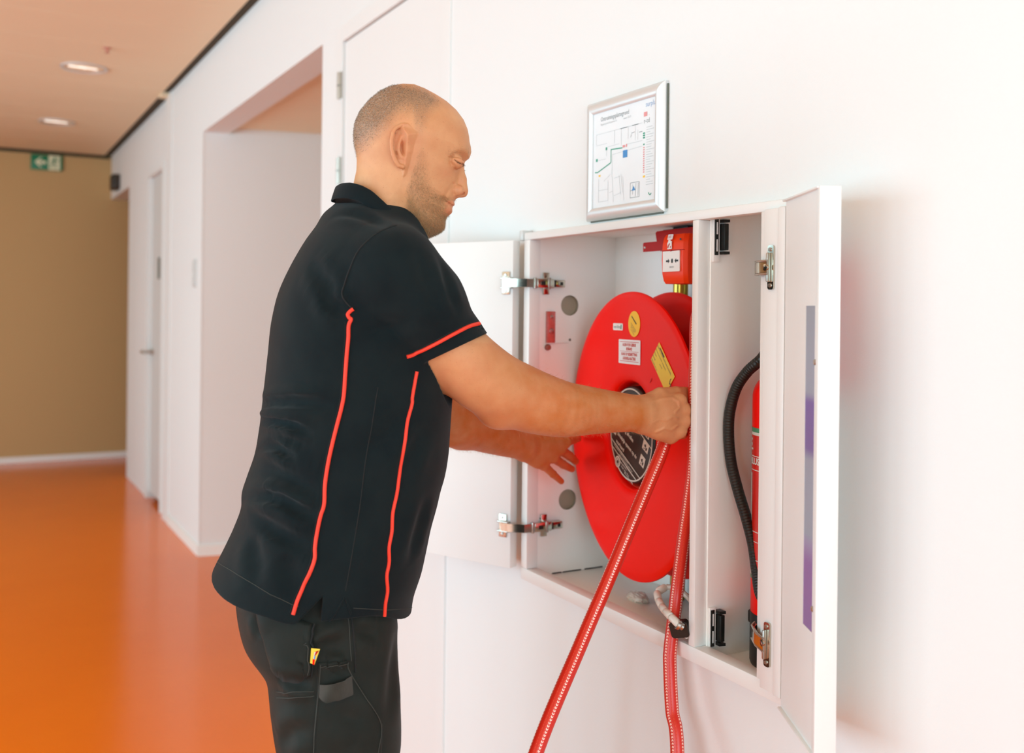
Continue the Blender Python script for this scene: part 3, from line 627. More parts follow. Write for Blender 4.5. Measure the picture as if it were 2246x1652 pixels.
# hose windings on the drum (one closed pack of turns)
def hose_mat():
    m = mat('red_hose_rubber', (206, 36, 16), 0.32)
    nt = m.node_tree; b = nt.nodes['Principled BSDF']; uv = nt.nodes.new('ShaderNodeUVMap'); sp = nt.nodes.new('ShaderNodeSeparateXYZ'); nt.links.new(uv.outputs[0], sp.inputs[0])
    def mth(op, a, bb=None, c=None):
        n = nt.nodes.new('ShaderNodeMath'); n.operation = op
        for i, v in enumerate((a, bb, c)):
            if v is None: continue
            if isinstance(v, (int, float)): n.inputs[i].default_value = v
            else: nt.links.new(v, n.inputs[i])
        return n.outputs[0]
    U, V = sp.outputs['X'], sp.outputs['Y']
    U3 = mth('FRACT', mth('MULTIPLY', U, 4.0))                              # pattern repeats three times round
    band = mth('LESS_THAN', mth('ABSOLUTE', mth('SUBTRACT', U3, 0.30)), 0.10)
    chev = mth('ADD', V, mth('MULTIPLY', mth('ABSOLUTE', mth('SUBTRACT', U3, 0.30)), 0.020))
    dot = mth('LESS_THAN', mth('FRACT', mth('DIVIDE', chev, 0.0052)), 0.55)
    edge = mth('GREATER_THAN', mth('ABSOLUTE', mth('SUBTRACT', U3, 0.30)), 0.012)
    ladder = mth('MULTIPLY', mth('MULTIPLY', band, dot), edge)
    th1 = mth('LESS_THAN', mth('ABSOLUTE', mth('SUBTRACT', U3, 0.47)), 0.010); th2 = mth('LESS_THAN', mth('ABSOLUTE', mth('SUBTRACT', U3, 0.72)), 0.008)
    dash = mth('MULTIPLY', mth('MAXIMUM', th1, th2), mth('LESS_THAN', mth('FRACT', mth('DIVIDE', V, 0.0052)), 0.6))
    mx = nt.nodes.new('ShaderNodeMix'); mx.data_type = 'RGBA'; mx.inputs[6].default_value = lin((206, 36, 18)); mx.inputs[7].default_value = lin((255, 216, 200)); nt.links.new(ladder, mx.inputs[0])
    mx2 = nt.nodes.new('ShaderNodeMix'); mx2.data_type = 'RGBA'; mx2.inputs[7].default_value = lin((240, 110, 66)); nt.links.new(mx.outputs[2], mx2.inputs[6]); nt.links.new(dash, mx2.inputs[0])
    nt.links.new(mx2.outputs[2], b.inputs['Base Color'])
    bp = nt.nodes.new('ShaderNodeBump'); bp.inputs['Strength'].default_value = 0.5; bp.inputs['Distance'].default_value = 0.0006
    nt.links.new(mth('ADD', ladder, dash), bp.inputs['Height']); nt.links.new(bp.outputs['Normal'], b.inputs['Normal'])
    return m
M['hose'] = hose_mat()
HR = 0.0148
bm = BM(); uv = bm.loops.layers.uv.new('UVMap')
pts = []
for lay in range(4):
    for k in range(0, 3 * 48):
        a = -k * 2 * PI / 48; t_ = k / (3 * 48); off = 0.022 + (t_ if lay % 2 == 0 else 1 - t_) * 0.052
        rad = 0.118 + 0.0285 * lay
        pts.append(RC - rn * off + (rr * math.cos(a) + ru * math.sin(a)) * rad)
tube(bm, pts, HR * 0.92, 10, uv=uv); obj('wound_hose', bm, M['hose'], reel)
# ------------------------------------------------------------------ hose pulled out of the cabinet
bm = BM(); uv = bm.loops.layers.uv.new('UVMap')
HP = [(1.166, 1.4690, 1.2440), (1.161, 1.4730, 1.2300), (1.152, 1.4760, 1.2120), (1.139, 1.4760, 1.1800), (1.122, 1.4710, 1.1480), (1.0720, 1.4660, 1.0610), (1.0019, 1.4576, 0.9404), (0.9388, 1.4467, 0.8403), (0.8329, 1.4136, 0.6896),
      (0.74, 1.37, 0.53), (0.69, 1.31, 0.36), (0.70, 1.24, 0.20), (0.78, 1.19, 0.12), (0.90, 1.20, 0.12), (1.00, 1.27, 0.20), (1.075, 1.345, 0.40),
      (1.117, 1.4055, 0.6368), (1.127, 1.434, 0.6946), (1.136, 1.4535, 0.7702), (1.140, 1.4578, 0.7939), (1.148, 1.4626, 0.825), (1.165, 1.4759, 0.8639), (1.173, 1.4789, 0.907), (1.178, 1.469, 0.993), (1.178, 1.4542, 1.0635),
      (1.177, 1.4410, 1.14), (1.177, 1.4405, 1.25), (1.180, 1.4420, 1.34), (1.200, 1.4640, 1.403), (1.238, 1.484, 1.425), (1.274, 1.520, 1.400), (1.282, 1.56, 1.355)]
tube(bm, ccurve(HP, 14), 0.0125, 20, uv=uv)
hose = tag(obj('fire_hose', bm, M['hose']), 'red rubber fire hose pulled out of the cabinet in a hanging loop', 'hose')
t = hose
bm = BM(); lathe(bm, [(0, -0.010), (0.0140, -0.010), (0.0140, 0.004), (0.009, 0.010), (0, 0.010)], (1.166, 1.4690, 1.2440), (0.30, -0.25, 0.92), 24); obj('end_fitting', bm, M['black'], hose)
# white roller guide round the hose at the foot of the stile
GP = [(1.215, 1.5672, 0.8733), (1.205, 1.5775, 0.8702), (1.190, 1.5649, 0.8619), (1.170, 1.5268, 0.8548), (1.148, 1.4785, 0.8547), (1.139, 1.4467, 0.8523), (1.142, 1.4320, 0.8443), (1.148, 1.4306, 0.8420)]
t = thing('hose_guide', 'pale segmented roller guide with black mount around the hose at the cabinet foot', 'hose guide', (1.15, 1.44, 0.80))
g = ccurve(GP, 8)
bm = BM(); tube(bm, [tuple(p) for p in g] , 0.0028, 8); obj('guide_wire', bm, M['steel'], t)
M['roller'] = mat('pale_roller_plastic', (226, 222, 212), 0.28)
G = np.array([tuple(p) for p in g]); L = np.r_[0, np.cumsum(np.linalg.norm(np.diff(G, axis=0), axis=1))]
def gat(s): return Vector([np.interp(s, L, G[:, k]) for k in range(3)])
cuts = np.linspace(0.0, L[-1] - 0.006, 7)
for a, b in zip(cuts, cuts[1:]):
    p, q = gat(a + 0.0008), gat(b - 0.0008); ln = (q - p).length
    bm = BM(); lathe(bm, [(0.003, 0), (0.0062, 0.0006), (0.0074, 0.003), (0.0074, ln - 0.003), (0.0062, ln - 0.0006), (0.003, ln)], p, q - p, 20); obj('roller', bm, M['roller'], t)
bm = BM(); tube(bm, ccurve([(1.215, 1.5672, 0.8733), (1.225, 1.545, 0.872), (1.222, 1.50, 0.862), (1.205, 1.462, 0.842), (1.185, 1.444, 0.826), (1.160, 1.438, 0.822)], 8), 0.0055, 10); obj('rear_bar', bm, M['roller'], t)
bm = BM(); prism(bm, rrect(0.034, 0.030, 0.006), (1.1445, 1.4385, 0.8345), Vector((0.55, -0.80, 0.22)).normalized(), Vector((-0.25, 0.08, 0.96)).normalized(), -0.016, bev=0.002); bmesh.ops.recalc_face_normals(bm, faces=bm.faces[:]); obj('mount', bm, M['black'], t)
p, q = gat(L[-1] - 0.010), gat(L[-1]); bm = BM(); lathe(bm, [(0, -0.004), (0.0095, -0.004), (0.0095, 0.001), (0.007, 0.004), (0.007, 0.008), (0, 0.008)], p, q - p, 20); obj('collar', bm, M['steel'], t)
bm = BM(); lathe(bm, [(0, 0), (0.024, 0.0), (0.026, 0.003), (0.026, 0.006), (0.012, 0.010), (0, 0.010)], (1.190, 1.4400, 0.862), (-0.55, 0.83, 0.0), 28); obj('pulley', bm, M['steel'], t)
# crumpled scrap on the cabinet floor
t = None
bm = BM(); bmesh.ops.create_icosphere(bm, subdivisions=4, radius=1.0); rs_ = np.random.RandomState(4); kk = rs_.randn(12, 3) * 3.2; ph = rs_.rand(12) * 6
for v in bm.verts:
    d_ = 1 + 0.26 * sum(abs(math.sin(v.co.dot(Vector(k)) + p_)) for k, p_ in zip(kk, ph)) / 3 - 0.34
    c = v.co * d_; v.co = (1.293 + c.x * 0.014 + c.y * 0.006, 1.767 - c.x * 0.006 + c.y * 0.024, max(Z0 + 0.0003, Z0 + 0.006 + c.z * (0.009 if c.y < 0.3 else 0.007)))
M['scrap'] = mat('cloudy_plastic_film', (230, 227, 216), 0.25, noise=0.12, nscale=300)
tag(obj('plastic_scrap', bm, M['scrap']), 'small crumpled clear plastic scrap lying on the cabinet floor', 'scrap')

# ------------------------------------------------------------------ alarm call point on its bracket
t = thing('alarm_call_point', 'red manual fire alarm call point with white glass in the left compartment', 'call point', (1.25, 1.55, 1.515))
cx0, cx1 = 1.207, 1.262; cy0, cy1 = 1.5135, 1.5835; cz0, cz1 = 1.469, 1.5655
bm = BM()
prof = [(0.0, 0.0), (0.06, 0.006), (0.2, 0.0105), (0.5, 0.0125), (0.8, 0.0105), (0.94, 0.006), (1.0, 0.0)]
rows = []
for f_, bl in prof:
    z = cz0 + (cz1 - cz0) * f_; y0 = cy0 - bl * 0.35; y1 = cy1 + bl * 0.28; x0 = cx0 + 0.006 - bl * 0.6
    rows.append([bm.verts.new(v) for v in ((cx1, y0, z), (x0 + 0.007, y0, z), (x0, y0 + 0.006, z), (x0 - 0.0008, (y0 + y1) / 2, z), (x0, y1 - 0.006, z), (x0 + 0.007, y1, z), (cx1, y1, z))])
for a, b in zip(rows, rows[1:]):
    for k in range(7): bm.faces.new((a[k], a[(k + 1) % 7], b[(k + 1) % 7], b[k]))
bm.faces.new(rows[0]); bm.faces.new(rows[-1]); bmesh.ops.recalc_face_normals(bm, faces=bm.faces[:])
obj('housing', bm, M['red_cp'], t, autosmooth=28)
xf = cx0 - 0.003
bm = BM(); box(bm, (xf - 0.0005, cy0 + 0.000, 1.5335), (xf + 0.02, cy1 - 0.000, 1.5345)); box(bm, (cx0 + 0.02, cy0 - 0.0045, 1.5335), (cx1, cy0 + 0.01, 1.5345)); obj('lid_joint', bm, M['red_dark'], t, smooth=False)
bm = BM(); prism(bm, rrect(0.0525, 0.040, 0.0015), (xf - 0.0010, 1.5487, 1.5124), (0, -1, 0), (0, 0, 1), -0.002); bmesh.ops.recalc_face_normals(bm, faces=bm.faces[:]); gl = obj('glass_plate', bm, M['white_pl'], t, smooth=False, label='white break glass with black arrows')
def arrow(y, s):
    return [(y - s * 0.006, 0.0018), (y + s * 0.0005, 0.0018), (y + s * 0.0005, 0.0045), (y + s * 0.0055, 0.0), (y + s * 0.0005, -0.0045), (y + s * 0.0005, -0.0018), (y - s * 0.006, -0.0018)]
bm = BM()
for pl in (arrow(-0.0095, 1), arrow(0.0165, -1), circ(0.0030, 16, 0.0035, 0.0, 0.0046)): prism(bm, pl, (xf - 0.0012, 1.5487, 1.5130), (0, -1, 0), (0, 0, 1), -0.0004)
bmesh.ops.recalc_face_normals(bm, faces=bm.faces[:]); obj('symbol', bm, M['ink'], gl, smooth=False)
text(gl, 'BREEK', 0.0050, (xf - 0.0016, 1.5455, 1.5010), (0, -1, 0), (0, 0, 1), M['ink_grey'], 'CENTER')
bm = BM(); prism(bm, rrect(0.0150, 0.0105, 0.001), (xf - 0.0004, 1.5525, 1.5600), (0, -1, 0), Vector((0.25, 0, 1)).normalized(), -0.0012); bmesh.ops.recalc_face_normals(bm, faces=bm.faces[:]); s_ = obj('sticker', bm, M['white_pl'], t, smooth=False); text(s_, '5/3', 0.0065, (xf - 0.0018, 1.5525, 1.5600), (0, -1, 0), Vector((0.25, 0, 1)).normalized(), M['ink_red'], 'CENTER')
bm = BM(); prism(bm, [(-0.0068, -0.009), (-0.001, -0.009), (0.000, -0.0075), (0.002, -0.009), (0.0068, -0.0085), (0.0060, 0.003), (0.0066, 0.0065), (0.003, 0.0065), (0.002, 0.009), (-0.0035, 0.009), (-0.0045, 0.005), (-0.0068, 0.0035)], (xf - 0.0013, 1.5535, 1.5452), (0, -1, 0), (0, 0, 1), -0.0012); bmesh.ops.recalc_face_normals(bm, faces=bm.faces[:]); pc = obj('pictogram', bm, M['white_pl'], t, smooth=False)
bm = BM(); tube(bm, [(xf - 0.0022, 1.5575, 1.5385), (xf - 0.0022, 1.5565, 1.5425), (xf - 0.0022, 1.5525, 1.5470)], 0.0009, 6); tube(bm, [(xf - 0.0022, 1.5500, 1.5385), (xf - 0.0022, 1.5490, 1.5420)], 0.0007, 6); obj('symbol', bm, M['ink_red'], pc)
bm = BM(); prism(bm, [(-0.003, 0.0005), (0.003, 0.0005), (0, -0.0025)], (xf - 0.0022, 1.5487, 1.5338), (0, -1, 0), (0, 0, 1), -0.001); bmesh.ops.recalc_face_normals(bm, faces=bm.faces[:]); obj('latch_tip', bm, M['red_dark'], t, smooth=False)
bm = BM(); lathe(bm, [(0, 0), (0.0022, 0), (0.0022, 0.0008), (0, 0.0008)], (xf + 0.0006, 1.5215, 1.5540), (-1, 0, 0), 12); obj('key_hole', bm, M['black'], t)
# red sheet bracket holding it
bm = BM()
prism(bm, [(-1.770, 1.5445), (-1.7705, 1.5630), (-1.767, 1.5650), (-1.7215, 1.5650), (-1.726, 1.5830), (-1.722, 1.5865), (-1.60, 1.5880), (-1.57, 1.5880), (-1.57, 1.5480), (-1.64, 1.5445)], (1.300, 0, 0), (0, -1, 0), (0, 0, 1), 0.0015)
bmesh.ops.recalc_face_normals(bm, faces=bm.faces[:]); obj('mounting_plate', bm, M['red_dark'], t, smooth=False)
bm = BM(); box(bm, (1.262, 1.535, 1.49), (1.3005, 1.575, 1.555), 0.001); obj('mounting_block', bm, M['red_dark'], t)
bm = BM(); lathe(bm, [(0, 0), (0.003, 0), (0.002, 0.001), (0, 0.001)], (1.2986, 1.764, 1.554), (-1, 0, 0), 12); obj('rivet', bm, M['steel'], t)
bm = BM(); box(bm, (1.30, 1.600, 1.560), (XB - 0.0005, 1.604, 1.588)); obj('bracket_arm', bm, M['red_dark'], t, smooth=False)
# supply pipe and its clamp
t = thing('brass_pipe', 'vertical brass water pipe behind the reel below the call point', 'pipe', (1.375, 1.72, Z0))
bm = BM(); tube(bm, [(1.375, 1.735, Z0 + 0.001), (1.375, 1.735, 1.575)], 0.0165, 24); obj('riser', bm, M['brass'], t)
bm = BM(); lathe(bm, [(0.0166, 0), (0.021, 0), (0.021, 0.018), (0.0166, 0.018)], (1.375, 1.735, 1.30), (0, 0, 1), 6); obj('union_nut', bm, M['brass'], t, smooth=False)
bm = BM(); tube(bm, [(1.392, 1.690, Z0 + 0.001), (1.392, 1.690, 1.575)], 0.009, 16); obj('side_pipe', bm, M['steel'], t)
t = thing('valve_bracket', 'dark metal bracket under the cabinet top above the call point', 'bracket', (1.34, 1.67, 1.59))
bm = BM(); box(bm, (1.315, 1.640, 1.5860), (1.380, 1.722, 1.5905), 0.001); obj('plate', bm, M['signdark'], t)
bm = BM(); box(bm, (1.325, 1.650, 1.5905), (1.40, 1.700, Z1 - 0.0006), 0.001); obj('spacer', bm, M['black'], t)
bm = BM(); box(bm, (1.33, 1.648, 1.571), (1.375, 1.700, 1.5860), 0.001); obj('valve_body', bm, M['signdark'], t)
# clear red seal latch on the side panel
M['red_clear'] = mat('clear_red_plastic', (196, 92, 84), 0.15, noise=0.25, nscale=140, coat=0.5)
t = thing('seal_latch', 'clear red plastic latch with thin rod on the left inner side panel', 'latch', (1.22, YS, 1.37))
bm = BM(); box(bm, (1.2105, YS - 0.010, 1.338), (1.2325, YS - 0.0005, 1.413), 0.0015); obj('body', bm, M['red_clear'], t)
for z, r_ in ((1.400, 0.0042), (1.366, 0.0065)):
    bm = BM(); lathe(bm, [(r_, 0), (r_ * 0.9, 0.002), (0, 0.003)], (1.2215, YS - 0.010, z), (0, -1, 0), 16); obj('screw', bm, M['steel'], t)
bm = BM(); lathe(bm, [(0, 0), (0.0065, 0), (0.0075, 0.004), (0.006, 0.010), (0, 0.012)], (1.2145, YS - 0.001, 1.3275), (0, -1, 0), 16); obj('knob', bm, mat('brown_red_plastic', (150, 84, 70), 0.3), t)
bm = BM(); tube(bm, [(1.208, YS - 0.008, 1.3365), (1.272, YS - 0.004, 1.3385)], 0.0014, 8); obj('rod', bm, M['white_pl'], t)

# ------------------------------------------------------------------ fire extinguisher
EX, EY, ER = 1.295, 1.322, 0.064
t = thing('fire_extinguisher', 'red fire extinguisher with black hose standing in the narrow right compartment', 'fire extinguisher', (EX, EY, Z0))
bm = BM(); lathe(bm, [(0, 0.862), (ER - 0.004, 0.862), (ER, 0.868), (ER, 1.262)] + [(0.020 + (ER - 0.020) * math.cos(a), 1.262 + 0.046 * math.sin(a)) for a in np.linspace(0.1, PI / 2, 12)] + [(0.018, 1.318), (0, 1.318)], (EX, EY, 0), (0, 0, 1), 72)
obj('cylinder', bm, M['red'], t)
bm = BM(); lathe(bm, [(0, Z0 + 0.0006), (ER - 0.001, Z0 + 0.0006), (ER + 0.001, Z0 + 0.006), (ER + 0.0008, 0.878), (ER - 0.002, 0.880), (0, 0.872)], (EX, EY, 0), (0, 0, 1), 64); obj('foot', bm, M['black'], t)
bm = BM(); box(bm, (1.250, 1.3560, 0.852), (1.290, 1.3760, 0.876), 0.004); obj('foot_clip', bm, M['black'], t)
bm = BM(); lathe(bm, [(0.017, 1.318), (0.017, 1.333), (0.022, 1.335), (0.022, 1.352), (0.012, 1.356), (0.012, 1.372), (0, 1.372)], (EX, EY, 0), (0, 0, 1), 32); obj('valve', bm, M['brass'], t)
bm = BM(); box(bm, (EX - 0.01, EY - 0.05, 1.372), (EX + 0.01, EY + 0.03, 1.377), 0.001); box(bm, (EX - 0.01, EY - 0.075, 1.352), (EX + 0.01, EY + 0.00, 1.357), 0.001); obj('handle', bm, M['black'], t)
def hose_black():
    m = mat('black_ribbed_hose', (24, 25, 20), 0.4); nt = m.node_tree; b = nt.nodes['Principled BSDF']
    uv_ = nt.nodes.new('ShaderNodeUVMap'); wv = nt.nodes.new('ShaderNodeTexWave'); mp = nt.nodes.new('ShaderNodeMapping'); mp.inputs['Scale'].default_value = (3, 60, 1); mp.inputs['Rotation'].default_value = (0, 0, 0.0)
    nt.links.new(uv_.outputs[0], mp.inputs[0]); nt.links.new(mp.outputs[0], wv.inputs['Vector']); wv.bands_direction = 'Y'; wv.inputs['Scale'].default_value = 1.0
    bp = nt.nodes.new('ShaderNodeBump'); bp.inputs['Strength'].default_value = 0.9; bp.inputs['Distance'].default_value = 0.0012
    nt.links.new(wv.outputs['Fac'], bp.inputs['Height']); nt.links.new(bp.outputs['Normal'], b.inputs['Normal']); return m
M['hose_blk'] = hose_black()
bm = BM(); uv = bm.loops.layers.uv.new('UVMap')
tube(bm, ccurve([(EX - 0.005, EY + 0.020, 1.345), (1.272, 1.345, 1.352), (1.240, 1.3373, 1.330), (1.234, 1.3640, 1.3075), (1.228, 1.3860, 1.2765), (1.222, 1.3960, 1.2332), (1.221, 1.3975, 1.1908), (1.224, 1.3935, 1.1413), (1.230, 1.3820, 1.0938), (1.236, 1.3670, 1.0478), (1.240, 1.3520, 1.0), (1.236, 1.337, 0.955), (1.226, 1.318, 0.925), (1.222, 1.30, 0.91)], 10), 0.0100, 18, uv=uv); obj('discharge_hose', bm, M['hose_blk'], t)
bm = BM(); tube(bm, [(1.222, 1.30, 0.91), (1.221, 1.288, 0.885), (1.221, 1.280, 0.865)], [0.0095, 0.0085, 0.0065], 16); obj('hose_nozzle', bm, M['black'], t)
# printed label wrapped round the cylinder
def wrapc(x, y, lift=0.0005, a0=math.radians(112)):
    a = a0 + x / ER; return Vector((EX + (ER + lift) * math.cos(a), EY + (ER + lift) * math.sin(a), y))
def band(z0, z1, m, nme, a0=-30, a1=330, lift=0.0004):
    bm = BM(); n = 64; A0, A1 = math.radians(a0), math.radians(a1)
    r0 = [bm.verts.new((EX + (ER + lift) * math.cos(A0 + (A1 - A0) * k / n), EY + (ER + lift) * math.sin(A0 + (A1 - A0) * k / n), z0)) for k in range(n + 1)]
    r1 = [bm.verts.new((v.co.x, v.co.y, z1)) for v in r0]
    for k in range(n): bm.faces.new((r0[k], r0[k + 1], r1[k + 1], r1[k]))
    return obj(nme, bm, m, lab)
M['lab_red'] = mat('label_red_print', (208, 34, 22), 0.3)
bm = BM(); n = 64; r0 = []
lab = None
bm = BM(); rings = []
for z in (0.940, 1.208):
    rings.append([bm.verts.new((EX + (ER + 0.0002) * math.cos(2 * PI * k / n), EY + (ER + 0.0002) * math.sin(2 * PI * k / n), z)) for k in range(n)])
for k in range(n): bm.faces.new((rings[0][k], rings[0][(k + 1) % n], rings[1][(k + 1) % n], rings[1][k]))
lab = obj('label', bm, M['lab_red'], t)
M['lab_green'] = mat('label_green', (70, 140, 100), 0.4)
for z0, z1, c in ((1.201, 1.209, 'lab_green'), (1.1955, 1.201, 'ink_white'), (1.1575, 1.1590, 'ink_white'), (1.1330, 1.1345, 'ink_white'), (1.0235, 1.0250, 'ink_white'), (1.0060, 1.0072, 'ink_white'), (0.9735, 0.9750, 'ink_white'), (0.9455, 0.9500, 'ink_white'), (0.939, 0.9455, 'lab_green')):
    band(z0, z1, M[c], 'stripe')
band(0.95, 1.128, M['ink_white'], 'margin', 128, 150, 0.0005)
def etext(s, size, x, z, bold=0.0, m='ink_white', sx=0.9): return text(lab, s, size, (0, 0, 0), (1, 0, 0), (0, 1, 0), M[m], 'LEFT', bold, sx, bend=lambda a, b: wrapc(-a * -1 + x, b + z, 0.0007))
for s, size, x, z, bo in (('SCHUIMBLUSSER', 0.0165, -0.016, 1.1490, 0.0006), ('met 6 liter schuim', 0.0060, -0.010, 1.1385, 0.0002), ('1. Verbreek de zegel', 0.0068, -0.006, 1.1885, 0.0003), ('2. Richt de straalpijp', 0.0068, -0.006, 1.1800, 0.0003), ('3. Knijp de handgreep', 0.0068, -0.006, 1.1715, 0.0003), ('op de vuurhaard', 0.0068, -0.006, 1.1640, 0.0003), ('Toepasbaar', 0.0085, 0.004, 1.1180, 0.0005), ('Bediening', 0.0085, 0.004, 1.0940, 0.0005), ('Geschikt', 0.0085, 0.004, 1.0640, 0.0005),
    ('Controle elke 12 maanden', 0.0050, -0.008, 1.0195, 0.0002), ('na gebruik direct vullen', 0.0050, -0.008, 1.0135, 0.0002), ('Werkdruk 15 bar bij 20 C', 0.0042, -0.008, 1.0010, 0.0001), ('Testdruk 27 bar', 0.0042, -0.008, 0.9955, 0.0001), ('Temperatuur 0 C tot 60 C', 0.0042, -0.008, 0.9900, 0.0001), ('EN 3-7', 0.0042, 0.006, 0.9820, 0.0001), ('Vulling 6 liter', 0.0040, -0.008, 0.9610, 0.0001), ('Bouwjaar', 0.0040, -0.008, 0.9560, 0.0001)):
    etext(s, size, x, z, bo)

# ------------------------------------------------------------------ framed escape plan
t = thing('escape_plan_frame', 'silver framed escape route plan on the wall above the cabinet', 'picture frame', (WX, 1.67, 1.605))
FY0, FY1, FZ0, FZ1 = 1.537, 1.809, 1.607, 1.8595; FW = 0.026; FD = 0.015
def rail(p, q, inward):
    """mitred snap-frame profile from corner p to corner q, inward = direction to the sheet"""
    p = Vector(p); q = Vector(q); d_ = (q - p).normalized(); inw = Vector(inward)
    bm = BM(); prof = [(0.0, 0.0), (0.0, 0.006), (0.004, 0.0105), (0.010, 0.0140), (0.017, 0.0150), (0.023, 0.0135), (FW, 0.0105), (FW, 0.0)]
    a = [bm.verts.new(p + inw * s + d_ * s + Vector((-h, 0, 0))) for s, h in prof]; b = [bm.verts.new(q + inw * s - d_ * s + Vector((-h, 0, 0))) for s, h in prof]
    for i in range(len(prof)): bm.faces.new((a[i], a[(i + 1) % len(prof)], b[(i + 1) % len(prof)], b[i]))
    bm.faces.new(a); bm.faces.new(b); bmesh.ops.recalc_face_normals(bm, faces=bm.faces[:]); obj('frame_rail', bm, M['alu'], t, autosmooth=40)
rail((WX, FY1, FZ1), (WX, FY0, FZ1), (0, 0, -1)); rail((WX, FY1, FZ0), (WX, FY0, FZ0), (0, 0, 1)); rail((WX, FY1, FZ0), (WX, FY1, FZ1), (0, -1, 0)); rail((WX, FY0, FZ0), (WX, FY0, FZ1), (0, 1, 0))
bm = BM(); box(bm, (WX - 0.003, FY0 - 0.0035, FZ0 + 0.006), (WX - 0.0002, FY0 + 0.003, FZ1 - 0.006)); box(bm, (WX - 0.003, FY0 + 0.01, FZ0 - 0.003), (WX - 0.0002, FY1 - 0.01, FZ0 + 0.003)); obj('back_board', bm, M['signdark'], t, smooth=False)
SX = WX - 0.0085
bm = BM(); box(bm, (SX, FY0 + FW - 0.004, FZ0 + FW - 0.004), (SX + 0.001, FY1 - FW + 0.004, FZ1 - FW + 0.004)); sheet = obj('plan_sheet', bm, M['paper'], t, smooth=False)
U0, V0 = FY1 - FW, FZ0 + FW; UW, VH = FY1 - FY0 - 2 * FW, FZ1 - FZ0 - 2 * FW
def sp_(u, v, l=0.0004): return Vector((SX - l, U0 - u * UW, V0 + v * VH))       # u to the right, v up, both 0..1
def lines(segs, m, wd, nme):
    bm = BM()
    for (a, b, c, d_) in segs:
        p = sp_(a, b); q = sp_(c, d_); dd = (q - p)
        if dd.length < 1e-6: continue
        dd.normalize(); n_ = Vector((0, -dd.z, dd.y)) * wd / 2
        bm.faces.new([bm.verts.new(x) for x in (p + n_, p - n_, q - n_, q + n_)])
    return obj(nme, bm, M[m], sheet, smooth=False)
def rects(rs__, m, nme):
    bm = BM()
    for (a, b, c, d_) in rs__: bm.faces.new([bm.verts.new(sp_(*k, l=0.0005)) for k in ((a, b), (c, b), (c, d_), (a, d_))])
    return obj(nme, bm, M[m], sheet, smooth=False)
Y_, Z_ = (0, -1, 0), (0, 0, 1)
text(sheet, 'Ontruimingsplattegrond', 0.0135, sp_(0.125, 0.925), Y_, Z_, M['ink_grey'], sx=0.78)
text(sheet, 'Begane grond bouwdeel A', 0.0065, sp_(0.125, 0.872), Y_, Z_, M['ink_pale'], sx=0.85); text(sheet, 'maart 2019', 0.0065, sp_(0.50, 0.872), Y_, Z_, M['ink_pale'], sx=0.9)
text(sheet, 'surplus', 0.0145, sp_(0.845, 0.945), Y_, Z_, M['ink_lblue'], sx=0.9)
lines([(0.055, 0.775, 0.80, 0.775), (0.06, 0.66, 0.235, 0.66), (0.055, 0.66, 0.055, 0.775), (0.36, 0.64, 0.36, 0.775), (0.47, 0.60, 0.47, 0.775), (0.58, 0.65, 0.58, 0.775), (0.69, 0.62, 0.69, 0.775), (0.73, 0.62, 0.73, 0.72), (0.25, 0.62, 0.44, 0.625), (0.56, 0.60, 0.80, 0.60), (0.33, 0.53, 0.80, 0.545), (0.32, 0.30, 0.33, 0.53), (0.23, 0.53, 0.23, 0.62), (0.09, 0.50, 0.22, 0.50), (0.10, 0.06, 0.10, 0.30), (0.10, 0.06, 0.26, 0.06), (0.26, 0.06, 0.26, 0.27), (0.10, 0.18, 0.26, 0.18), (0.35, 0.04, 0.33, 0.30), (0.47, 0.10, 0.44, 0.30), (0.50, 0.12, 0.47, 0.31), (0.36, 0.10, 0.47, 0.12), (0.36, 0.28, 0.46, 0.29), (0.19, 0.27, 0.30, 0.33), (0.28, 0.14, 0.34, 0.15), (0.52, 0.04, 0.50, 0.28)], 'ink_pale', 0.0008, 'plan_lines')
lines([(0.45, 0.775, 0.57, 0.775), (0.64, 0.775, 0.74, 0.775), (0.63, 0.70, 0.68, 0.705), (0.62, 0.66, 0.63, 0.69), (0.75, 0.69, 0.80, 0.69)], 'ink_grey', 0.0013, 'wall_lines')
lines([(0.30, 0.585, 0.49, 0.575), (0.305, 0.585, 0.305, 0.45), (0.305, 0.45, 0.08, 0.375), (0.08, 0.375, 0.035, 0.38)], 'ink_green', 0.0024, 'route_line')
rects([(0.495, 0.575, 0.53, 0.60), (0.545, 0.575, 0.565, 0.605), (0.82, 0.83, 0.87, 0.875), (0.895, 0.835, 0.90, 0.84)], 'ink_pink', 'fire_symbol')
rects([(0.50, 0.47, 0.57, 0.545)], 'ink_blue', 'location_mark'); lines([(0.50, 0.525, 0.57, 0.525), (0.50, 0.50, 0.57, 0.50)], 'paper', 0.0016, 'mark_rule')
rects([(0.81, 0.66 - k * 0.022, 0.84, 0.66 - k * 0.022 + 0.015) for k in range(0, 3)] + [(0.815, 0.55, 0.835, 0.565), (0.215, 0.59, 0.24, 0.62), (0.05, 0.49, 0.08, 0.52)], 'ink_green', 'exit_symbol')
rects([(0.815, 0.52 - k * 0.022, 0.835, 0.532 - k * 0.022) for k in range(12)], 'ink_pink', 'legend_symbol'); rects([(0.815, 0.23, 0.845, 0.25), (0.10, 0.325, 0.13, 0.345)], 'yellow', 'gathering_symbol')
lines([(0.86, 0.72 - k * 0.0245, 0.95 + 0.03 * math.sin(k * 2.3), 0.72 - k * 0.0245) for k in range(24)], 'ink_pale', 0.0011, 'legend_text')
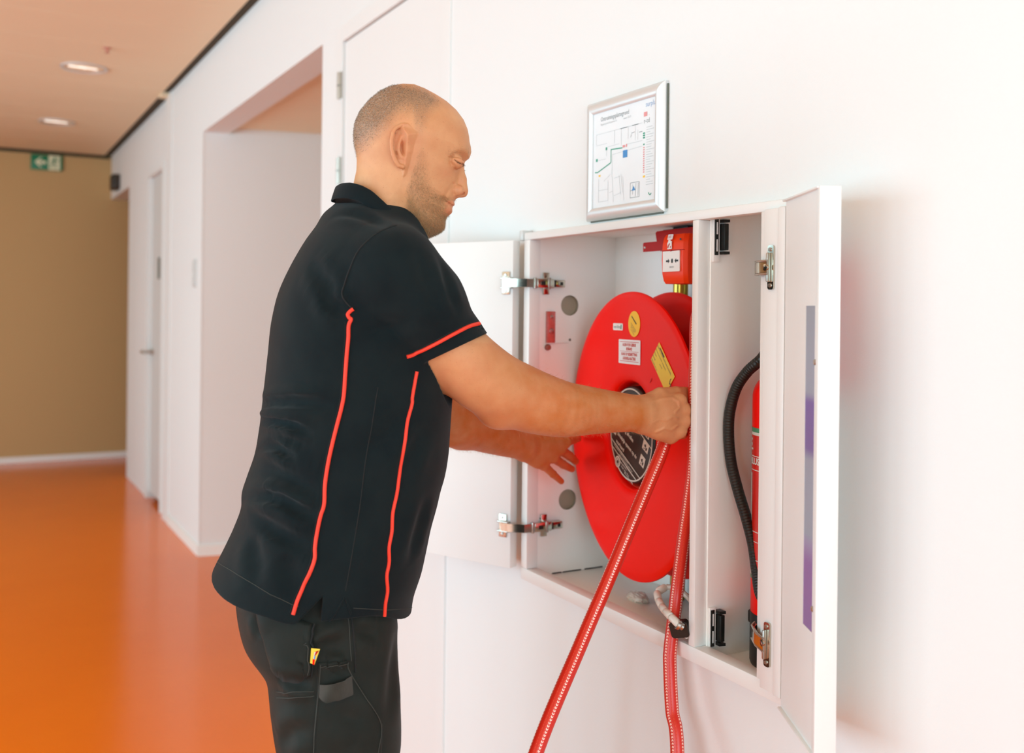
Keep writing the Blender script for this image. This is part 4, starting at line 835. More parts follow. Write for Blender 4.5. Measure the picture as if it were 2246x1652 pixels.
lines([(0.62, 0.05, 0.76, 0.05), (0.62, 0.05, 0.62, 0.20), (0.62, 0.20, 0.76, 0.20), (0.76, 0.05, 0.76, 0.20), (0.66, 0.08, 0.66, 0.18), (0.70, 0.06, 0.71, 0.19), (0.62, 0.12, 0.70, 0.13), (0.74, 0.06, 0.745, 0.19)], 'ink_grey', 0.0010, 'inset_plan')
bm = BM(); bm.faces.new([bm.verts.new(sp_(*k, l=0.0006)) for k in ((0.645, 0.12), (0.70, 0.12), (0.675, 0.165))]); obj('inset_mark', bm, M['ink_blue'], sheet, smooth=False)
bm = BM(); tube(bm, [sp_(0.90 + 0.04 * a, 0.075 - 0.02 * math.sin(a * PI) - 0.01 * a, 0.0006) for a in np.linspace(0, 1, 8)], 0.0008, 5); obj('logo_stroke', bm, M['ink_green'], sheet)
text(sheet, 'r-td', 0.014, sp_(0.82, 0.785), Y_, Z_, M['ink_grey'], sx=0.9)
# ------------------------------------------------------------------ implicit shapes for the figure
def unit(v): v = np.asarray(v, float); return v / np.linalg.norm(v)
def smin(a, b, k):
    h = np.clip(0.5 + 0.5 * (b - a) / k, 0, 1); return b * (1 - h) + a * h - k * h * (1 - h)
def smax(a, b, k): return -smin(-a, -b, k)
def rcone(P, a, b, ra, rb):
    a = np.asarray(a, float); ab = np.asarray(b, float) - a; t = np.clip((P - a) @ ab / max(ab @ ab, 1e-12), 0, 1)
    return np.linalg.norm(P - a - t[:, None] * ab, axis=1) - (ra + (rb - ra) * t)
def chain(P, pts, rs, k=0.0):
    f = None
    for i in range(len(pts) - 1):
        g = rcone(P, pts[i], pts[i + 1], rs[i], rs[i + 1]); f = g if f is None else (smin(f, g, k) if k else np.minimum(f, g))
    return f
def ellip(P, c, r, A=None):
    p = P - np.asarray(c, float)
    if A is not None: p = p @ np.asarray(A).T
    r = np.asarray(r, float); k0 = np.linalg.norm(p / r, axis=1); k1 = np.linalg.norm(p / r ** 2, axis=1) + 1e-9
    return k0 * (k0 - 1) / k1
def boxed(P, lo, hi, fn, far=0.25):
    """evaluate fn only where P is inside the box lo..hi"""
    m = np.all((P > np.asarray(lo)) & (P < np.asarray(hi)), axis=1); out = np.full(len(P), far)
    if m.any(): out[m] = fn(P[m])
    return out
def spl(x, xs, ys):
    """smooth monotone-ish interpolation (Catmull-Rom) of ys over increasing xs"""
    xs = np.asarray(xs, float); ys = np.asarray(ys, float); x = np.clip(x, xs[0], xs[-1])
    i = np.clip(np.searchsorted(xs, x) - 1, 0, len(xs) - 2); h = xs[i + 1] - xs[i]; t = (x - xs[i]) / h
    m = np.gradient(ys, xs); 
    return (2 * t ** 3 - 3 * t ** 2 + 1) * ys[i] + (t ** 3 - 2 * t ** 2 + t) * h * m[i] + (-2 * t ** 3 + 3 * t ** 2) * ys[i + 1] + (t ** 3 - t ** 2) * h * m[i + 1]

def surface_nets(f, lo, hi, h, B=12, slack=1.7):
    """block-sparse surface nets; returns vertices and quads"""
    lo = np.asarray(lo, float); n = np.ceil((np.asarray(hi) - lo) / h / B).astype(int)
    bi = np.stack(np.meshgrid(*[np.arange(k) for k in n], indexing='ij'), -1).reshape(-1, 3)
    cen = lo + (bi + 0.5) * B * h; act = np.abs(f(cen)) < B * h * 0.87 * slack
    bi = bi[act]; g = np.arange(B + 1); off = np.stack(np.meshgrid(g, g, g, indexing='ij'), -1).reshape(-1, 3)
    N = np.array(n) * B + 3; key = lambda c: (c[:, 0].astype(np.int64) * N[1] + c[:, 1]) * N[2] + c[:, 2]
    K, V, E = [], [], []
    step = 40
    for s in range(0, len(bi), step):
        bb = bi[s:s + step]; idx = (bb[:, None] * B + off[None]).reshape(-1, 3)
        F = f(lo + idx * h).reshape(len(bb), B + 1, B + 1, B + 1); S_ = F < 0
        for q in range(len(bb)):
            sg = S_[q]
            if sg.all() or not sg.any(): continue
            fq = F[q]; base = bb[q] * B
            cs = [sg[a:B + a, b:B + b, c:B + c] for a in (0, 1) for b in (0, 1) for c in (0, 1)]
            cnt = sum(c.astype(int) for c in cs); cell = (cnt > 0) & (cnt < 8); ci = np.argwhere(cell)
            acc = np.zeros((len(ci), 3)); num = np.zeros(len(ci))
            for ax in range(3):
                for o1 in (0, 1):
                    for o2 in (0, 1):
                        o = [0, 0, 0]; oth = [k for k in range(3) if k != ax]; o[oth[0]] = o1; o[oth[1]] = o2
                        p = ci + o; q2 = p.copy(); q2[:, ax] += 1
                        fa = fq[tuple(p.T)]; fb = fq[tuple(q2.T)]; cr_ = (fa < 0) != (fb < 0); t = np.where(cr_, fa / np.where(fa == fb, 1, fa - fb), 0)
                        pos = p.astype(float); pos[:, ax] += t; acc += pos * cr_[:, None]; num += cr_
            K.append(key(ci + base + 1)); V.append(lo + (base + acc / num[:, None]) * h)
            for ax in range(3):
                sl = [slice(0, B)] * 3; sl2 = sl.copy(); sl2[ax] = slice(1, B + 1)
                a, b = sg[tuple(sl)], sg[tuple(sl2)]; e = np.argwhere(a != b)
                if len(e): E.append(np.c_[e + base + 1, np.full(len(e), ax), a[tuple(e.T)]])
    K = np.concatenate(K); V = np.concatenate(V); E = np.concatenate(E); order = np.argsort(K); K = K[order]; V = V[order]
    quads = []
    for ax in range(3):
        e = E[E[:, 3] == ax]; c = e[:, :3]; o1, o2 = [k for k in range(3) if k != ax]
        if ax == 1: o1, o2 = o2, o1
        ids = []
        ok = np.ones(len(c), bool)
        for d1, d2 in ((0, 0), (1, 0), (1, 1), (0, 1)):
            cc = c.copy(); cc[:, o1] -= d1; cc[:, o2] -= d2; kk = key(cc); j = np.clip(np.searchsorted(K, kk), 0, len(K) - 1); ok &= K[j] == kk; ids.append(j)
        q = np.stack(ids, 1)[ok]; inside = e[ok, 4] == 1
        q[~inside] = q[~inside][:, ::-1]; quads.append(q)
    return V, np.concatenate(quads)
def gradient(f, P, e=0.0006):
    T = np.array([[1, -1, -1], [-1, -1, 1], [-1, 1, -1], [1, 1, 1.]]); g = np.zeros_like(P)
    for t in T: g += t * f(P + t * e)[:, None]
    return g / (4 * e)
def settle(f, P, it=2, lim=0.004):
    """pull points onto the zero surface of f"""
    for _ in range(it):
        g = gradient(f, P); v = f(P); s = v / np.maximum((g * g).sum(1), 0.05); s = np.clip(s, -lim, lim); P = P - s[:, None] * g
    return P

def place(f, pts):
    """points given near f, pulled onto it"""
    return settle(f, np.array(pts, float), 3)
def soft_line(f, pts, n=5):
    """a line of points on f, smoothed"""
    q = np.array([tuple(v) for v in ccurve(place(f, pts), n)]); return settle(f, q, 2)
def furrows(P, lines, gain):
    """depth of the creases: a furrow with soft shoulders along each line, fading at its ends"""
    out = np.zeros(len(P))
    for pl, dp, w_ in lines:
        m = np.all((P > pl.min(0) - 4 * w_) & (P < pl.max(0) + 4 * w_), axis=1)
        if not m.any(): continue
        Q = P[m]; d = np.full(len(Q), 1e9); tt = np.zeros(len(Q)); ns = len(pl) - 1
        for i in range(ns):
            e = pl[i + 1] - pl[i]; w = Q - pl[i]; k = np.clip((w @ e) / (e @ e + 1e-12), 0, 1); dd = np.linalg.norm(w - k[:, None] * e, axis=1); u_ = dd < d; d = np.where(u_, dd, d); tt = np.where(u_, (i + k) / ns, tt)
        fade = np.clip(np.minimum(tt, 1 - tt) * 3, 0, 1); out[m] += gain * dp * fade * (np.exp(-(d / w_) ** 2) - 0.55 * np.exp(-((d - 2.0 * w_) / (1.2 * w_)) ** 2))
    return out
# ---- torso measurements: height, forward shift, half depth, half width (heading -18 deg)
HD = math.radians(-18); UH = np.array([math.cos(HD), math.sin(HD)]); VH_ = np.array([UH[1], -UH[0]]); C0 = np.array([0.592, 1.614])
TR = np.array([(0.86, -0.088, 0.172, 0.206), (0.89, -0.0854, 0.174, 0.208), (0.932, -0.0795, 0.1735, 0.208), (0.975, -0.0654, 0.1728, 0.207), (1.008, -0.0539, 0.1683, 0.205), (1.047, -0.0413, 0.1635, 0.203), (1.085, -0.030, 0.1624, 0.200),
    (1.108, -0.0269, 0.1646, 0.199), (1.131, -0.0202, 0.1644, 0.198), (1.170, -0.0108, 0.1612, 0.198), (1.209, -0.0064, 0.1591, 0.198), (1.279, -0.0008, 0.1573, 0.200), (1.333, 0.0026, 0.1554, 0.202), (1.396, 0.0051, 0.1513, 0.203), (1.442, 0.0075, 0.1426, 0.200),
    (1.474, 0.0076, 0.1291, 0.197), (1.504, 0.0085, 0.1146, 0.186), (1.528, 0.0107, 0.1028, 0.170), (1.550, 0.0160, 0.0929, 0.148), (1.573, 0.0207, 0.0840, 0.120), (1.592, 0.0290, 0.0730, 0.094), (1.605, 0.0290, 0.0680, 0.082), (1.63, 0.032, 0.063, 0.072), (1.66, 0.034, 0.06, 0.066)])
def tlocal(P):
    z = P[:, 2]; s = spl(z, TR[:, 0], TR[:, 1]); q = P[:, :2] - C0
    return q @ UH - s, q @ VH_, spl(z, TR[:, 0], TR[:, 2]), spl(z, TR[:, 0], TR[:, 3])
def torso(P, shrink=0.0):
    x, y, a, b = tlocal(P); a = a - shrink; b = b - shrink; ex = 2.35
    r = ((np.abs(x) / a) ** ex + (np.abs(y) / b) ** ex) ** (1 / ex)
    return (r - 1) * np.minimum(a, b)

# ---- arms: joint chains (right arm is the one towards the viewer)
RSH = np.array([0.5794, 1.4446, 1.4788])
RARM = [RSH, np.array([0.6285, 1.4518, 1.4207]), np.array([0.6881, 1.4533, 1.3487]), np.array([0.7586, 1.4602, 1.2959]), np.array([0.8208, 1.4659, 1.2678]), np.array([0.8953, 1.4592, 1.2456]), np.array([0.9627, 1.4621, 1.2389]), np.array([1.0155, 1.4615, 1.2345]), np.array([1.0688, 1.4608, 1.2292])]
RRAD = [0.052, 0.0560, 0.0575, 0.0575, 0.0560, 0.0490, 0.0415, 0.0360, 0.0320]
LSH = np.array([0.665, 1.775, 1.475])
LEL = np.array([0.8483, 1.7988, 1.1987])
LARM = [LSH, LSH * 0.55 + LEL * 0.45, LEL, np.array([0.9326, 1.8381, 1.1687]), np.array([1.0042, 1.8672, 1.1409]), np.array([1.0656, 1.8848, 1.1198])]
LRAD = [0.052, 0.053, 0.049, 0.046, 0.037, 0.030]

def resample(pts, rs, n=5):
    pts = np.array(pts); t = np.arange(len(pts), dtype=float); q = np.linspace(0, len(pts) - 1, (len(pts) - 1) * n + 1)
    return [np.array(v) for v in np.stack([spl(q, t, pts[:, k]) for k in range(3)], 1)], list(spl(q, t, rs))
RARM_S, RRAD_S = resample(RARM, RRAD); LARM_S, LRAD_S = resample(LARM, LRAD)
# ---- hands
HNDV = np.array([1.1086, 1.4446, 1.2258]); _dv = np.array([0.60573, 0.78928, -0.10064]); HNDV_D = HNDV @ _dv + 0.012
VEINS = [np.array(q) for q in [[(0.0725, 0.1256, 1.4213), (0.0876, 0.1147, 1.4266), (0.1013, 0.1045, 1.4287), (0.1087, 0.0980, 1.4224), (0.1107, 0.0951, 1.4119), (0.1037, 0.0992, 1.4020)], [(0.0691, 0.1232, 1.3822), (0.0798, 0.1159, 1.3890), (0.0900, 0.1078, 1.3877), (0.0994, 0.1015, 1.3945), (0.1057, 0.0963, 1.3915)], [(0.0747, 0.1169, 1.3661), (0.0867, 0.1086, 1.3730), (0.0969, 0.1005, 1.3709), (0.1050, 0.0952, 1.3785)], [(0.0637, 0.1297, 1.4007), (0.0767, 0.1201, 1.4035)]]]
def right_hand(P):
    W = RARM[-1]; f = None
    # knuckles, little finger lowest, and the three joints of each curled finger
    kn = [np.array([1.1443, 1.4455, 1.2526]), np.array([1.1550, 1.4442, 1.2339]), np.array([1.1552, 1.4441, 1.2139]), np.array([1.1455, 1.4449, 1.1951])]
    base = [np.array([1.0774, 1.4617, 1.2419]), np.array([1.0775, 1.4617, 1.2337]), np.array([1.0776, 1.4617, 1.2246]), np.array([1.0777, 1.4616, 1.2155])]
    pip = [np.array([1.1768, 1.4665, 1.2514]), np.array([1.1833, 1.4675, 1.2299]), np.array([1.1820, 1.4682, 1.2078]), np.array([1.1717, 1.4670, 1.1863])]
    dip = [np.array([1.1800, 1.4921, 1.2475]), np.array([1.1830, 1.4927, 1.2250]), np.array([1.1824, 1.4930, 1.2026]), np.array([1.1736, 1.4910, 1.1818])]
    tip = [np.array([1.1570, 1.4956, 1.2446]), np.array([1.1592, 1.4967, 1.2221]), np.array([1.1594, 1.4966, 1.2016]), np.array([1.1536, 1.4929, 1.1818])]
    for i in range(4):
        r = (0.0118, 0.0120, 0.0116, 0.0106)[i]
        g = rcone(P, base[i], kn[i], 0.0165, r + 0.0015); f = g if f is None else smin(f, g, 0.014)
    f = smin(f, ellip(P, np.array([1.1114, 1.4522, 1.2225]), (0.034, 0.024, 0.040)), 0.012)
    f = smin(f, rcone(P, np.array([1.0789, 1.4632, 1.2137]), np.array([1.1335, 1.4560, 1.1853]), 0.020, 0.014), 0.012)      # heel of the hand
    for i in range(4): f = smin(f, ellip(P, kn[i] + np.array([-0.002, -0.004, 0.001]), (0.0115, 0.0115, 0.0100)), 0.006)
    for i in range(4):
        r = (0.0100, 0.0102, 0.0098, 0.0088)[i]
        f = smin(f, chain(P, [kn[i], pip[i], dip[i], tip[i]], [r + 0.001, r, r - 0.001, r - 0.0018]), 0.0035)
    th = [np.array([1.0907, 1.4716, 1.2455]), np.array([1.1155, 1.4636, 1.2604]), np.array([1.1516, 1.4644, 1.2642]), np.array([1.1797, 1.4717, 1.2645])]
    f = smin(f, chain(P, th, [0.0175, 0.0145, 0.0115, 0.0098], 0.004), 0.008)
    # tendons and veins on the back of the hand
    for a, b in ((base[0], kn[0]), (base[1], kn[1]), (base[2], kn[2]), (base[3], kn[3])):
        a = np.asarray(a) - np.array([0.0072, 0.0131, 0]); b = np.asarray(b) - np.array([0.0053, 0.0096, 0])
        f = smin(f, rcone(P, a, b, 0.0015, 0.0028), 0.006)
    dv = _dv; Q2 = P - (P @ dv)[:, None] * dv
    for q in VEINS:
        d = np.full(len(P), 1e9)
        for p0_, p1_ in zip(q, q[1:]):
            e = p1_ - p0_; w = Q2 - p0_; k = np.clip((w @ e) / (e @ e), 0, 1); d = np.minimum(d, np.linalg.norm(w - k[:, None] * e, axis=1))
        f = f - 0.0016 * np.exp(-(d / 0.0026) ** 2) * (P @ dv < HNDV_D)
    return f
def left_hand(P):
    W = LARM[-1]
    kn = [np.array([1.1799, 1.8904, 1.1209]), np.array([1.1678, 1.8937, 1.1049]), np.array([1.1500, 1.8954, 1.0874]), np.array([1.1264, 1.8970, 1.0725])]
    bs = [np.array([1.0827, 1.8868, 1.1286]), np.array([1.0796, 1.8873, 1.1227]), np.array([1.0761, 1.8870, 1.1150]), np.array([1.0734, 1.8862, 1.1073])]
    mid = [np.array([1.2219, 1.9244, 1.1209]), np.array([1.2124, 1.9262, 1.0837]), np.array([1.1946, 1.9246, 1.0653]), np.array([1.1608, 1.9123, 1.0477])]
    tip = [np.array([1.2581, 1.9616, 1.1168]), np.array([1.2492, 1.9585, 1.0645]), np.array([1.2365, 1.9540, 1.0479]), np.array([1.1944, 1.9315, 1.0259])]
    f = None
    for i in range(4):
        g = rcone(P, bs[i], kn[i], 0.0175, 0.0125); f = g if f is None else smin(f, g, 0.012)
    f = smin(f, rcone(P, np.array([1.0735, 1.8862, 1.1053]), np.array([1.1074, 1.8926, 1.0824]), 0.018, 0.014), 0.01)
    for i in range(4):
        r = (0.0098, 0.0100, 0.0094, 0.0084)[i]
        f = smin(f, chain(P, [kn[i], mid[i], tip[i]], [r + 0.0012, r, r - 0.0016], 0.003), 0.005)
    f = smin(f, chain(P, [np.array([1.0946, 1.8917, 1.1374]), np.array([1.1431, 1.9107, 1.1460]), np.array([1.1864, 1.9268, 1.1494]), np.array([1.2187, 1.9433, 1.1440])], [0.0165, 0.0130, 0.0110, 0.0092], 0.004), 0.008)
    return f

# ---- head: drawn in its own median plane (s forward, t up, metres), half width y
HA = math.radians(-26); HE1 = np.array([math.cos(HA), math.sin(HA), 0]); HE2 = np.array([-math.sin(HA), math.cos(HA), 0]); HC = np.array([0.6508, 1.5422, 1.6636])
PXM = 1.665 / 2184
def hz(zx, zy): return ((700 + zx / 4.13 - 900) * PXM, -(150 + zy / 4.13 - 350) * PXM)      # profile drawing units to metres
PROFILE = [(150, 1900), (200, 1500), (262, 1230), (318, 1060), (343, 940), (346, 850), (340, 790), (322, 700), (316, 610), (328, 510), (372, 405), (448, 308), (545, 222), (645, 171), (755, 148), (860, 151), (955, 186), (1060, 240), (1150, 296), (1238, 372), (1306, 460), (1342, 545), (1356, 610), (1362, 662),
    (1374, 708), (1377, 755), (1362, 800), (1318, 838), (1296, 870), (1284, 920), (1268, 980), (1250, 1060), (1242, 1130), (1236, 1175), (1226, 1206), (1218, 1232), (1190, 1244), (1196, 1262), (1194, 1298), (1172, 1330), (1147, 1356), (1140, 1395), (1139, 1436), (1116, 1468), (1062, 1499), (1010, 1522), (950, 1540), (905, 1530), (880, 1560), (900, 1700), (930, 1900)]
PR = np.array([hz(*p) for p in PROFILE])
def poly_sdf(Q, V):
    d = np.full(len(Q), 1e9); inside = np.zeros(len(Q), bool); n = len(V)
    for i in range(n):
        a, b = V[i], V[(i + 1) % n]; e = b - a; w = Q - a; t = np.clip((w @ e) / (e @ e), 0, 1); d = np.minimum(d, ((w - t[:, None] * e) ** 2).sum(1))
        c = (a[1] > Q[:, 1]) != (b[1] > Q[:, 1]); c &= Q[:, 0] < (b[0] - a[0]) * (Q[:, 1] - a[1]) / (b[1] - a[1] + 1e-12) + a[0]; inside ^= c
    return np.where(inside, -1, 1) * np.sqrt(d)
_s0, _t0, _gh = -0.20, -0.24, 0.0012
_gs, _gt = np.arange(_s0, 0.16, _gh), np.arange(_t0, 0.20, _gh)
_G = poly_sdf(np.stack(np.meshgrid(_gs, _gt, indexing='ij'), -1).reshape(-1, 2), PR).reshape(len(_gs), len(_gt))
for _ in range(2):                       # round the drawn corners a little
    _G[1:-1, 1:-1] = (_G[1:-1, 1:-1] * 4 + _G[:-2, 1:-1] + _G[2:, 1:-1] + _G[1:-1, :-2] + _G[1:-1, 2:]) / 8
def prof2d(s, t):
    x = np.clip((s - _s0) / _gh, 0, len(_gs) - 1.001); y = np.clip((t - _t0) / _gh, 0, len(_gt) - 1.001); i = x.astype(int); j = y.astype(int); u = x - i; v = y - j
    return _G[i, j] * (1 - u) * (1 - v) + _G[i + 1, j] * u * (1 - v) + _G[i, j + 1] * (1 - u) * v + _G[i + 1, j + 1] * u * v
def gs(s, t, c, r, rt=None, rot=0.0):
    c = hz(*c); ds, dt = s - c[0], t - c[1]
    if rot: ds, dt = ds * math.cos(rot) + dt * math.sin(rot), -ds * math.sin(rot) + dt * math.cos(rot)
    return np.exp(-(ds / r) ** 2 - (dt / (rt or r)) ** 2)
def seg2(s, t, pts):
    """distance in the median plane to a polyline given in profile drawing units"""
    d = np.full(len(s), 1e9); Q = np.stack([s, t], 1)
    for a, b in zip(pts, pts[1:]):
        a, b = np.array(hz(*a)), np.array(hz(*b)); e = b - a; w = Q - a; k = np.clip((w @ e) / (e @ e), 0, 1); d = np.minimum(d, np.linalg.norm(w - k[:, None] * e, axis=1))
    return d
def hlocal(P): q = P - HC; return q @ HE1, np.abs(q @ HE2), q[:, 2]
def head(P):
    s, y, t = hlocal(P)
    hw = spl(t, [-0.22, -0.13, -0.085, -0.05, 0.0, 0.05, 0.10, 0.14], [0.072, 0.064, 0.066, 0.0700, 0.0745, 0.0785, 0.0770, 0.070])
    hw = hw - 0.012 * np.clip((s - 0.02) / 0.08, 0, 1)                       # narrower towards the face
    A = 0.088; d = prof2d(s, t)
    yy = y / hw
    f = d + np.where(yy < 0.995, A * (1 - np.sqrt(np.clip(1 - yy * yy, 0.0, 1))), A * 0.9 + (y - hw * 0.995))
    side = np.clip((y - 0.010) / 0.02, 0, 1)
    # modelling of the side of the face
    f = f - side * (0.0050 * gs(s, t, (1130, 905), 0.020, 0.013) + 0.0030 * gs(s, t, (900, 1230), 0.028, 0.022) + 0.0020 * gs(s, t, (1300, 775), 0.018, 0.007))
    f = f + side * (0.0060 * gs(s, t, (1258, 868), 0.015, 0.010) + 0.0030 * gs(s, t, (1130, 700), 0.020, 0.022) + 0.0022 * gs(s, t, (1040, 1090), 0.022, 0.020))
    f = f + 0.0050 * side * gs(s, t, (760, 1360), 0.020, 0.040, 0.5)          # hollow behind the jaw
    f = f + 0.0062 * side * np.exp(-(seg2(s, t, [(768, 1090), (795, 1250), (842, 1400), (885, 1500)]) / 0.013) ** 2)
    f = f - 0.0030 * side * gs(s, t, (980, 1420), 0.03, 0.012, 0.35)
    f = f + 0.0014 * np.exp(-(seg2(s, t, [(1215, 1060), (1170, 1130), (1128, 1215)]) / 0.0035) ** 2) * side
    # nose
    def pt(zx, zy, l): a = hz(zx, zy); return np.array([a[0], l, a[1]])
    Q = np.stack([s, y, t], 1)
    n = chain(Q, [pt(1272, 872, 0), pt(1290, 1000, 0), pt(1296, 1100, 0)], [0.0062, 0.0082, 0.0104], 0.004)
    n = smin(n, ellip(Q, pt(1256, 1108, 0.0125), (0.0105, 0.0075, 0.0088)), 0.005)
    n = smin(n, rcone(Q, pt(1245, 1140, 0), pt(1310, 1130, 0), 0.0045, 0.0045), 0.005)
    f = smin(f, n, 0.008)
    f = smax(f, -ellip(Q, pt(1284, 1138, 0.0080), (0.0080, 0.0038, 0.0042)), 0.002)
    f = f + 0.0012 * np.exp(-(seg2(s, t, [(1222, 1060), (1212, 1100), (1222, 1140)]) / 0.0025) ** 2) * np.clip((y - 0.008) / 0.01, 0, 1)
    # eyes: lowered lids over the ball
    f = smin(f, ellip(Q, pt(1240, 868, 0.0305), (0.0128, 0.0135, 0.0118)), 0.004)
    f = f + 0.0016 * np.exp(-(seg2(s, t, [(1180, 838), (1225, 826), (1275, 832), (1302, 848)]) / 0.0014) ** 2) * side
    f = f + 0.0013 * np.exp(-(seg2(s, t, [(1224, 855), (1250, 872), (1285, 886), (1310, 884)]) / 0.0011) ** 2) * side
    f = f + 0.0012 * np.exp(-(seg2(s, t, [(1190, 880), (1232, 905), (1240, 935)]) / 0.0022) ** 2) * side
    for pl in ([(1185, 845), (1165, 832), (1140, 815)], [(1180, 858), (1150, 858)]): f = f + 0.0006 * np.exp(-(seg2(s, t, pl) / 0.0013) ** 2) * side
    f = f - 0.0022 * np.exp(-(seg2(s, t, [(1190, 815), (1260, 772), (1330, 758)]) / 0.006) ** 2) * side
    # lips
    def lip(pts, r): return chain(Q, [pt(*p) for p in pts], r, 0.002)
    f = smin(f, lip([(1203, 1228, 0.0), (1196, 1224, 0.012), (1166, 1208, 0.023)], [0.0048, 0.0042, 0.0016]), 0.004)
    f = smin(f, lip([(1176, 1284, 0.0), (1168, 1274, 0.012), (1154, 1228, 0.023)], [0.0062, 0.0052, 0.0018]), 0.005)
    f = smax(f, -lip([(1225, 1247, 0.0), (1206, 1243, 0.013), (1152, 1213, 0.027)], [0.0016, 0.0014, 0.0010]), 0.0015)
    return smin(f, ear(Q), 0.004)
def ear(Q):
    def e3(zx, zy, out=0.0):      # ear leaf stands off the head, more at its rear edge
        a = hz(zx, zy); fr = (862 - zx) / 4.13 * PXM; return np.array([a[0], 0.0705 + 0.40 * fr + out + 0.0 * a[1], a[1]])
    m = np.all((Q > np.array([-0.03, 0.05, -0.05])) & (Q < np.array([0.02, 0.11, 0.06])), axis=1); out = np.full(len(Q), 0.2)
    if not m.any(): return out
    p = Q[m]
    nrm = unit([-0.40, 1.0, 0.0]) ; nrm = unit([0.37, 0.93, 0.0]); tg_ = unit([0.93, -0.37, 0.0])
    ax = np.stack([tg_, nrm, [0, 0, 1]])
    f = ellip(p, e3(778, 765, -0.002), (0.0150, 0.0042, 0.0300), ax)
    f = smin(f, ellip(p, e3(778, 905, -0.001), (0.0098, 0.0045, 0.0125), ax), 0.004)
    f = smin(f, ellip(p, e3(822, 790, -0.008), (0.0075, 0.009, 0.016), ax), 0.008)
    hx = [(838, 700), (862, 655), (852, 615), (815, 592), (770, 596), (730, 622), (703, 670), (690, 735), (692, 800), (706, 862), (728, 915), (752, 948), (785, 955)]
    f = smin(f, chain(p, [e3(a, b, 0.0035) for a, b in hx], np.linspace(0.0030, 0.0034, len(hx))), 0.0022)
    ah = [(800, 655), (772, 700), (752, 760), (748, 820), (765, 868), (795, 880)]
    f = smin(f, chain(p, [e3(a, b, 0.0022) for a, b in ah], [0.002, 0.0032, 0.0034, 0.0032, 0.003, 0.0028]), 0.003)
    f = smax(f, -ellip(p, e3(798, 790, 0.004), (0.0066, 0.0100, 0.0115), ax), 0.0025)
    f = smax(f, -ellip(p, e3(822, 672, 0.005), (0.0050, 0.0070, 0.0088), ax), 0.003)
    f = smax(f, -rcone(p, e3(738, 660, 0.0055), e3(722, 800, 0.0055), 0.0030, 0.0026), 0.0025)
    f = smax(f, -rcone(p, e3(806, 828, 0.004), e3(808, 850, 0.004), 0.0032, 0.0022), 0.002)
    f = smin(f, rcone(p, e3(828, 790, 0.0035), e3(826, 815, 0.0035), 0.0040, 0.0042), 0.0025)
    out[m] = f
    return out
def neck_chest(P):
    f = smin(torso(P, 0.022), rcone(P, LSH, RSH, 0.042, 0.042), 0.03); f = smax(f, P[:, 2] - 1.60, 0.03)
    return smax(f, 1.03 - P[:, 2], 0.01)
def body(P):
    f = boxed(P, (0.25, 1.2, 0.85), (0.95, 1.95, 1.70), neck_chest, 0.25)
    f = smin(f, boxed(P, (0.30, 1.40, 1.42), (0.80, 1.80, 1.86), head), 0.025)
    f = smin(f, boxed(P, (0.40, 1.20, 1.10), (1.15, 1.62, 1.62), lambda Q: chain(Q, RARM_S, RRAD_S)), 0.03)
    f = smin(f, boxed(P, (0.50, 1.60, 0.98), (1.15, 2.02, 1.62), lambda Q: chain(Q, LARM_S, LRAD_S)), 0.03)
    el = np.array([0.7816, 1.4703, 1.2420]); f = smin(f, boxed(P, el - 0.08, el + 0.08, lambda Q: ellip(Q, el, (0.028, 0.030, 0.026))), 0.02)
    f = smin(f, boxed(P, (0.98, 1.36, 1.10), (1.25, 1.58, 1.34), right_hand), 0.014)
    return smin(f, boxed(P, (0.98, 1.78, 0.98), (1.36, 2.10, 1.22), left_hand), 0.014)

